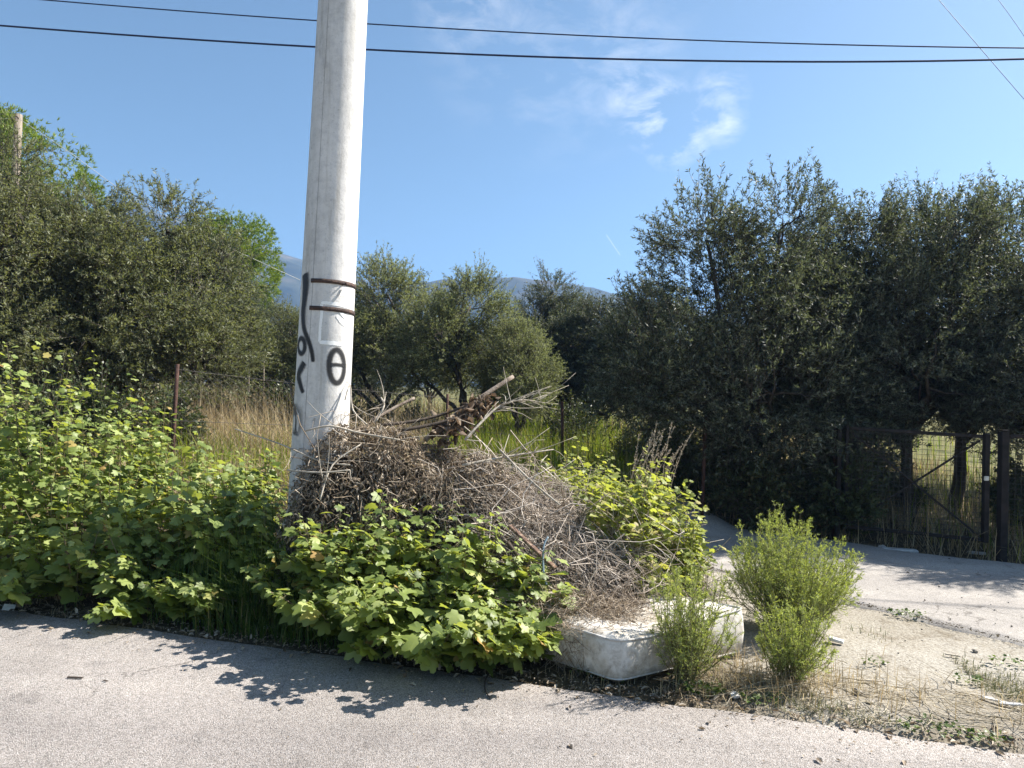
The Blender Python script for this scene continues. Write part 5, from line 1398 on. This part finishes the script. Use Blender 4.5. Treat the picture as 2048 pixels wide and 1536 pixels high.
# ------------------------------------------------------------------ feathery shrubs
M_FEATH = leaf_mat('feathery_leaf', [(0, (.2, .245, .075)), (.5, (.32, .375, .125)), (1, (.45, .49, .2))], trans=.42, gloss=.06, rough=.55, trans_tint=(1.3, 1.3, .5))
M_FSTEM = plain_mat('feathery_stem', [(.2, (.10, .09, .04)), (.8, (.2, .2, .09))], 9, bump=0, attr=True)
def feathery(x, y, h, wdt, n_st, seed, label, lean=(0, 0), br=16, lf=15, lsz=.02):
    rg_ = np.random.default_rng(seed); z = float(ground_z(x, y)); base = np.array([x, y, z])
    a = rg_.random(n_st) * 6.283; u = np.sqrt(rg_.random(n_st))
    tip = np.stack([np.cos(a) * u * wdt / 2 + lean[0], np.sin(a) * u * wdt / 2 + lean[1], h * (.5 + .68 * rg_.random(n_st) ** 1.1) * (1.02 - .3 * u ** 2)], -1)
    mid_ = tip * np.array([.68, .68, .45]) + rg_.normal(size=tip.shape) * h * .07; b0 = rg_.normal(size=(n_st, 3)) * np.array([wdt * .08, wdt * .08, 0])
    def ev(t_): return ((1 - t_) ** 2)[..., None] * b0[:, None] + (2 * t_ * (1 - t_))[..., None] * mid_[:, None] + (t_ ** 2)[..., None] * tip[:, None]
    tt = np.tile(np.linspace(0, 1, 7), (n_st, 1)); S = ev(tt)
    st_ = tubes(S, np.outer(np.ones(n_st), np.linspace(.0035, .0009, 7)), 3, rg_)
    tb = .22 + .78 * np.sort(rg_.random((n_st, br)), 1) ** .75
    pb_ = ev(tb); tg = norm(ev(np.minimum(tb + .05, 1.05)) - ev(tb - .02))
    bd = norm(tg * .95 + rg_.normal(size=pb_.shape) * .62 + np.array([0, 0, .1])); bl = h * .2 * (1.12 - tb) * rg_.uniform(.4, 1.5, tb.shape) + .012
    pb_, bd, bl = pb_.reshape(-1, 3), bd.reshape(-1, 3), bl.reshape(-1)
    Bq = pb_[:, None] + bd[:, None] * (np.linspace(0, 1, 3)[None, :, None] * bl[:, None, None])
    bt = tubes(Bq, np.outer(np.ones(len(Bq)), [.0012, .001, .0006]), 3, rg_)
    sl = rg_.random((len(pb_), lf)); lp = pb_[:, None] + bd[:, None] * (sl * bl[:, None])[..., None]
    ld = norm(bd[:, None] * .7 + rg_.normal(size=lp.shape) * .5 + np.array([0, 0, .1])); lp, ld = lp.reshape(-1, 3), ld.reshape(-1, 3)
    X, Yv, Z = frame(ld, norm(rg_.normal(size=ld.shape) + np.array([0, 0, .5])))
    s_ = rg_.uniform(.6, 1.3, len(lp)) * lsz
    lv_ = place(TUFT, LEAF_F, lp, X, Yv, Z, np.stack([s_ * .17, s_, s_], -1), rng=rg_)
    t_ = thing('feathery_shrub', label, 'shrub', base, 'feathery shrubs beside the driveway')
    V, Fs, r_ = merge([st_, bt]); link('stems', mesh_from('stems', V, Fs, M_FSTEM, r_), t_)['kind'] = 'stuff'
    V, Fs, r_ = lv_; link('foliage', mesh_from('foliage', V, Fs, M_FEATH, r_), t_)['kind'] = 'stuff'
feathery(1.90, 4.75, .70, .90, 210, 1, 'largest bright green feathery shrub at the near edge of the driveway', br=20, lf=14, lsz=.019)
feathery(1.57, 3.88, .46, .46, 85, 2, 'small green feathery shrub directly in front of the largest one', (.02, 0), br=14, lf=13, lsz=.018)
feathery(.985, 3.86, .66, .5, 95, 3, 'loose feathery shrub covering the mattress corner', (.03, 0), br=14, lf=13, lsz=.018)
feathery(2.25, 5.0, .52, .4, 26, 4, 'faint feathery shrub behind the right flank of the largest one', (.05, 0), br=14, lf=12)
# pale plume stalks
rng = np.random.default_rng(88)
pl_b = np.array([X_(1262, 6.5), 6.5, float(ground_z(X_(1262, 6.5), 6.5))])
t_ = thing('plume_stalks', 'pale dry plume stalks bending right above the yellow green bushes', 'dry weeds', pl_b)
S, FP = [], []
for i in range(26):
    b0 = np.array([rng.uniform(-.15, .35), rng.uniform(-.2, .2), 0]); L = rng.uniform(.8, 1.15)
    tp = b0 + np.array([rng.uniform(.05, .4), rng.normal() * .08, L]); md = b0 + np.array([.02, 0, L * .65])
    q = np.linspace(0, 1, 8)[:, None]; C = (1 - q) ** 2 * b0 + 2 * q * (1 - q) * md + q ** 2 * tp; S.append(C)
    for s_ in rng.random(60) * .5 + .5: FP.append((1 - s_) ** 2 * b0 + 2 * s_ * (1 - s_) * md + s_ ** 2 * tp)
S = np.array(S); V, Fs, r_ = tubes(S, np.outer(np.ones(len(S)), np.linspace(.003, .0012, 8)), 3, rng)
link('stems', mesh_from('stems', V, Fs, M_STRAW, r_), t_)
FP = np.array(FP); d = norm(rng.normal(size=FP.shape) * .5 + np.array([.3, 0, 1])); Xf, Yf, Zf = frame(d, norm(rng.normal(size=FP.shape)))
s_ = rng.uniform(.012, .03, len(FP)); V, Fs, r_ = place(TUFT, LEAF_F, FP, Xf, Yf, Zf, np.stack([s_ * .3, s_, s_], -1))
M_PLUME = leaf_mat('plume', [(0, (.3, .25, .19)), (1, (.5, .43, .35))], trans=.4, gloss=.04, trans_tint=(1, 1, .95))
link('plumes', mesh_from('plumes', V, Fs, M_PLUME, r_), t_)['kind'] = 'stuff'

# low weeds along the edge
LVw = LV[1]
def weed(px, py, s_, n_, seed, label, mat, leaf=.035):
    rg_ = np.random.default_rng(seed); Y = CAMZ * F / (py - (775 + (px - 1024) * math.tan(ROLL)))
    x = X_(px, Y); z = max(float(ground_z(x, Y)), 0); t_ = thing('ground_weed', label, 'weed', (x, Y, z), 'low weeds on the verge')
    a = rg_.random(n_) * 6.283; r0 = np.sqrt(rg_.random(n_)) * s_
    p_ = np.stack([np.cos(a) * r0 * 1.5, np.sin(a) * r0 * .8, rg_.random(n_) * .035 + .008], -1)
    d = norm(np.stack([np.cos(a), np.sin(a), a * 0 + .2], -1) + rg_.normal(size=(n_, 3)) * .3); X, Yv, Z = frame(d, norm(np.array([0, 0, 1]) + rg_.normal(size=(n_, 3)) * .4))
    V, Fs, r_ = place(LVw[0], LVw[1], p_, X, Yv, Z, rg_.uniform(.4, 1.0, n_) * leaf * .72, rng=rg_)
    link('leaves', mesh_from('leaves', V, Fs, mat, r_), t_)['kind'] = 'stuff'
M_WEED = leaf_mat('weed_leaf', [(0, (.05, .09, .02)), (.6, (.1, .15, .035)), (1, (.17, .2, .06))], trans=.3, gloss=.1)
weed(1420, 1385, .07, 60, 1, 'green weed rosette at the road edge below the mattress', M_WEED, .05)
weed(1540, 1405, .08, 70, 2, 'bright low weed at the road edge beside the crumpled paper', M_WEED, .03)
weed(1820, 1232, .09, 80, 3, 'small leafy weed growing in the driveway crack', M_WEED, .032)
weed(1870, 1462, .10, 90, 4, 'moss green weed at the road edge at lower right', M_WEED, .03)
weed(1945, 1366, .05, 30, 5, 'single small weed on the sandy verge', M_WEED, .035)
weed(2030, 1330, .08, 50, 6, 'grey green weed at the right photo edge', M_WEED, .03)
weed(1760, 1332, .05, 30, 7, 'tiny weed patch in front of the feathery shrubs', M_WEED, .025)
weed(1985, 1485, .07, 50, 8, 'low weed at the road edge near the lower right corner', M_WEED, .028)

# creeping sprigs in front of the mattress side
weed(1195, 1345, .10, 60, 9, 'small leafy sprigs growing up the shaded mattress side', M_WEED, .03)
weed(1238, 1362, .06, 30, 10, 'tiny sprigs below the near mattress corner', M_WEED, .024)
# dead stalks round the shrub feet
def k_foot(x, y, rng): return (y > road_edge(x)) & (rng.random(len(x)) < np.exp(-((x - 1.45) ** 2 / .16 + (y - 3.85) ** 2 / .05)))
P1 = scatter(.7, 2.3, 3.3, 4.5, 4500, 141, k_foot)
V, Fs, r_ = blades(P1, .16, .004, 142, 1.6)
stuff(link('dead_stalks', mesh_from('dead_stalks', V, Fs, M_DRY, r_)), 'dead brown stalks round the feet of the feathery shrubs', 'dry weeds')
# thin frame in the far grass left of the pole
ft = thing('wooden_frame', 'thin low wooden trellis standing in the far dry grass left of the pole', 'framework', (X_(520, 15), 15, float(ground_z(X_(520, 15), 15))))
fo_ = np.array(ft.location)
for px, ty in ((498, 716), (528, 700)):
    tp = at(px, ty, 15); V, Fs, r_ = lathe_tube(np.array([(tp[0] + .02, 15, fo_[2] - .1), tp]) - fo_, [.018, .015], 6); link('upright', mesh_from('upright', V, Fs, M_WOODG), ft)
V, Fs, r_ = lathe_tube(np.array([at(478, 713, 14.96), at(512, 710, 14.96), at(542, 709, 14.96)]) - fo_, [.02, .02, .018], 6); link('rail', mesh_from('rail', V, Fs, M_PALEB), ft)

# ------------------------------------------------------------------ litter and stones
def gpt(px, py, dz=0):
    hz = 775 + (px - 1024) * math.tan(ROLL); Y = CAMZ * F / (py - hz); p_ = at(px, py, Y)
    g_ = float(ground_z(p_[0], p_[1])); Y = (CAMZ - max(g_, 0)) * F / (py - hz); p_ = at(px, py, Y)
    return np.array([p_[0], p_[1], max(float(ground_z(p_[0], p_[1])), 0.0 if p_[1] < road_edge(p_[0]) else -1) + dz])
M_PAPER = plain_mat('litter_paper', [(.3, (.55, .54, .52)), (.7, (.78, .77, .75))], 25, bump=.4)
M_PLAST = plain_mat('grey_plastic', [(.3, (.3, .3, .31)), (.7, (.55, .55, .54))], 15, rough=.4, bump=.1)
def crumple(name, px, py, size, seed, mat, label, cat, flat=.5):
    rg_ = np.random.default_rng(seed); bm = bmesh.new(); bmesh.ops.create_icosphere(bm, subdivisions=2, radius=1)
    for v in bm.verts:
        k = 1 + rg_.normal() * .22; v.co = Vector((v.co.x * k, v.co.y * k * .8, v.co.z * k * flat)) * size
    me = bpy.data.meshes.new(name); bm.to_mesh(me); bm.free(); me.materials.append(mat)
    return tag(link(name, me, None, gpt(px, py, size * flat * .7), (0, 0, rg_.random() * 6)), label, cat)
crumple('crumpled_paper', 1470, 1392, .035, 1, M_PAPER, 'crumpled white paper at the road edge below the feathery shrubs', 'paper')
crumple('crumpled_paper', 395, 1240, .03, 2, M_PAPER, 'crumpled grey wrapper at the hedge foot', 'paper', .4)
crumple('crumpled_paper', 530, 1252, .028, 3, M_PAPER, 'white crumpled scrap below the grass tuft', 'paper', .4)
crumple('stone', 1755, 1183, .026, 4, M_STONE, 'fist sized brown stone lying on the driveway', 'stone', .55)
crumple('stone', 1716, 1388, .03, 5, M_STONE, 'dark stone on the sandy verge', 'stone', .6)
crumple('stone', 1740, 1405, .024, 6, M_STONE, 'flat stone beside the dark one on the verge', 'stone', .4)
crumple('stone', 1950, 1300, .018, 7, M_STONE, 'small dark stone on the verge near the right edge', 'stone', .6)
crumple('stone', 2012, 1236, .016, 8, M_PAPER, 'pale little stone at the right end of the driveway crack', 'stone', .6)
crumple('plastic_bottle_scrap', 1592, 1062, .05, 9, M_PAPER, 'white rubbish scrap at the far driveway edge, left one', 'rubbish', .6)
crumple('plastic_bottle_scrap', 1570, 1075, .045, 10, M_PAPER, 'pale rubbish scrap at the far driveway edge beside the left one', 'rubbish', .5)
crumple('plastic_bottle_scrap', 1765, 1096, .04, 11, M_PLAST, 'grey rubbish scrap at the dry grass below the gate', 'rubbish', .5)
def slab(name, px, py, dims, rz, mat, label, cat, dz=0, tilt_=(0, 0)):
    return tag(link(name, box_mesh(name, *dims, mat, min(dims) * .2), None, gpt(px, py, dims[2] / 2 + .004 + dz), (tilt_[0], tilt_[1], rz)), label, cat)
slab('torn_carton', 1672, 1286, (.09, .035, .02), -.6, M_PAPER, 'small white torn carton right of the feathery shrubs', 'carton', .01, (.2, .1))
slab('polystyrene_strip', 1800, 1103, (.32, .09, .03), -.25, M_PLAST, 'long pale strip of rubbish below the gate', 'rubbish')
slab('polystyrene_strip', 1955, 1105, (.16, .07, .02), -.3, M_PLAST, 'short pale strip of rubbish right of the longer one', 'rubbish')
slab('splintered_lath', 1998, 1405, (.16, .022, .008), -.75, M_PAPER, 'white splintered lath lying on the verge at lower right', 'lath', .01)
slab('splintered_lath', 2022, 1416, (.12, .025, .008), -.1, M_PLAST, 'grey lath lying across the white one on the verge', 'lath', .022)
slab('bark_strip', 1738, 1364, (.13, .014, .008), -.1, M_PALEB, 'pale bark strip on the sandy verge', 'bark strip', .008)
slab('bark_strip', 1905, 1312, (.08, .016, .008), -.4, M_PALEB, 'short pale bark strip in the grass mat', 'bark strip', .008)
slab('paper_scrap', 18, 1219, (.07, .05, .008), .4, M_PAPER, 'white paper scrap on the asphalt at the left edge', 'paper', .01, (.6, .2))
slab('twig_piece', 150, 1356, (.085, .010, .007), -.06, M_DARKWOOD, 'short dark twig piece lying on the asphalt', 'twig')
slab('twig_piece', 211, 1362, (.03, .007, .005), -.4, M_DARKWOOD, 'tiny twig chip beside the short twig on the asphalt', 'twig')
branch_obj('curved_twig', [gpt(985, 1335, .02), gpt(972, 1360, .012), gpt(970, 1380, .008), gpt(980, 1397, .006)], [.005, .005, .004, .003], M_DARKWOOD, 'thin curved dark twig lying on the asphalt beside the mattress', 'twig')
# crumbs and fallen leaves on the asphalt edge
rng = np.random.default_rng(99); n_ = 2600
x = rng.uniform(-4, 2.6, n_); y = road_edge(x) - rng.exponential(.06, n_) * (1 + (rng.random(n_) < .12) * 4) + .16 * rng.random(n_)
d = norm(np.stack([rng.normal(size=n_), rng.normal(size=n_), rng.normal(size=n_) * .15], -1)); Xd, Yd, Zd = frame(d, np.tile([0, 0, 1.], (n_, 1)))
s_ = rng.uniform(.005, .018, n_) + .025 * (rng.random(n_) < .1)
V, Fs, r_ = place(CURL, CURL_F, np.stack([x, y, np.maximum(ground_z(x, y), 0) + .004 + .006 * rng.random(n_)], -1), Xd, Yd, Zd, np.stack([s_ * .5, s_, s_], -1), rng=rng)
stuff(link('leaf_litter', mesh_from('leaf_litter', V, Fs, M_DEAD, r_)), 'dry leaf crumbs along the asphalt edge', 'leaf litter')

rng = np.random.default_rng(101); n_ = 700
x = rng.uniform(1.7, 4.4, n_); y = 6.4 - (x - 1.7) * 1.115 + rng.normal(size=n_) * (.02 + .03 * vnoise(x, x * 0, .3, 7))
d = norm(np.stack([rng.normal(size=n_), rng.normal(size=n_), rng.normal(size=n_) * .2], -1)); Xd, Yd, Zd = frame(d, np.tile([0, 0, 1.], (n_, 1)))
s_ = rng.uniform(.006, .02, n_)
zc_ = np.maximum(ground_z(x, y), .0) + .012
V, Fs, r_ = place(CURL, CURL_F, np.stack([x, y, zc_ + .012 * rng.random(n_)], -1), Xd, Yd, Zd, np.stack([s_ * .45, s_, s_], -1), rng=rng)
M_CRACK = leaf_mat('crack_debris', [(0, (.03, .025, .02)), (.6, (.09, .07, .05)), (1, (.22, .18, .13))], trans=.1, gloss=.03, rough=.9)
stuff(link('crack_debris', mesh_from('crack_debris', V, Fs, M_CRACK, r_)), 'dark plant debris lying along the driveway edge crack', 'debris')

# ------------------------------------------------------------------ air
m, n, l, o = new_mat('air')
pv = n.new('ShaderNodeVolumePrincipled')
pv.inputs['Color'].default_value = (.18, .42, 1.0, 1)
pv.inputs['Density'].default_value = 5e-4
pv.inputs['Anisotropy'].default_value = 0.2
l.new(pv.outputs[0], o.inputs['Volume'])
hb = link('haze', box_mesh('haze', 4000, 2400, 246, m, 0), None, (0, 800, 119))
hb['kind'] = 'stuff'; hb['label'] = 'thin blue haze of the air in front of the mountains'; hb['category'] = 'haze'
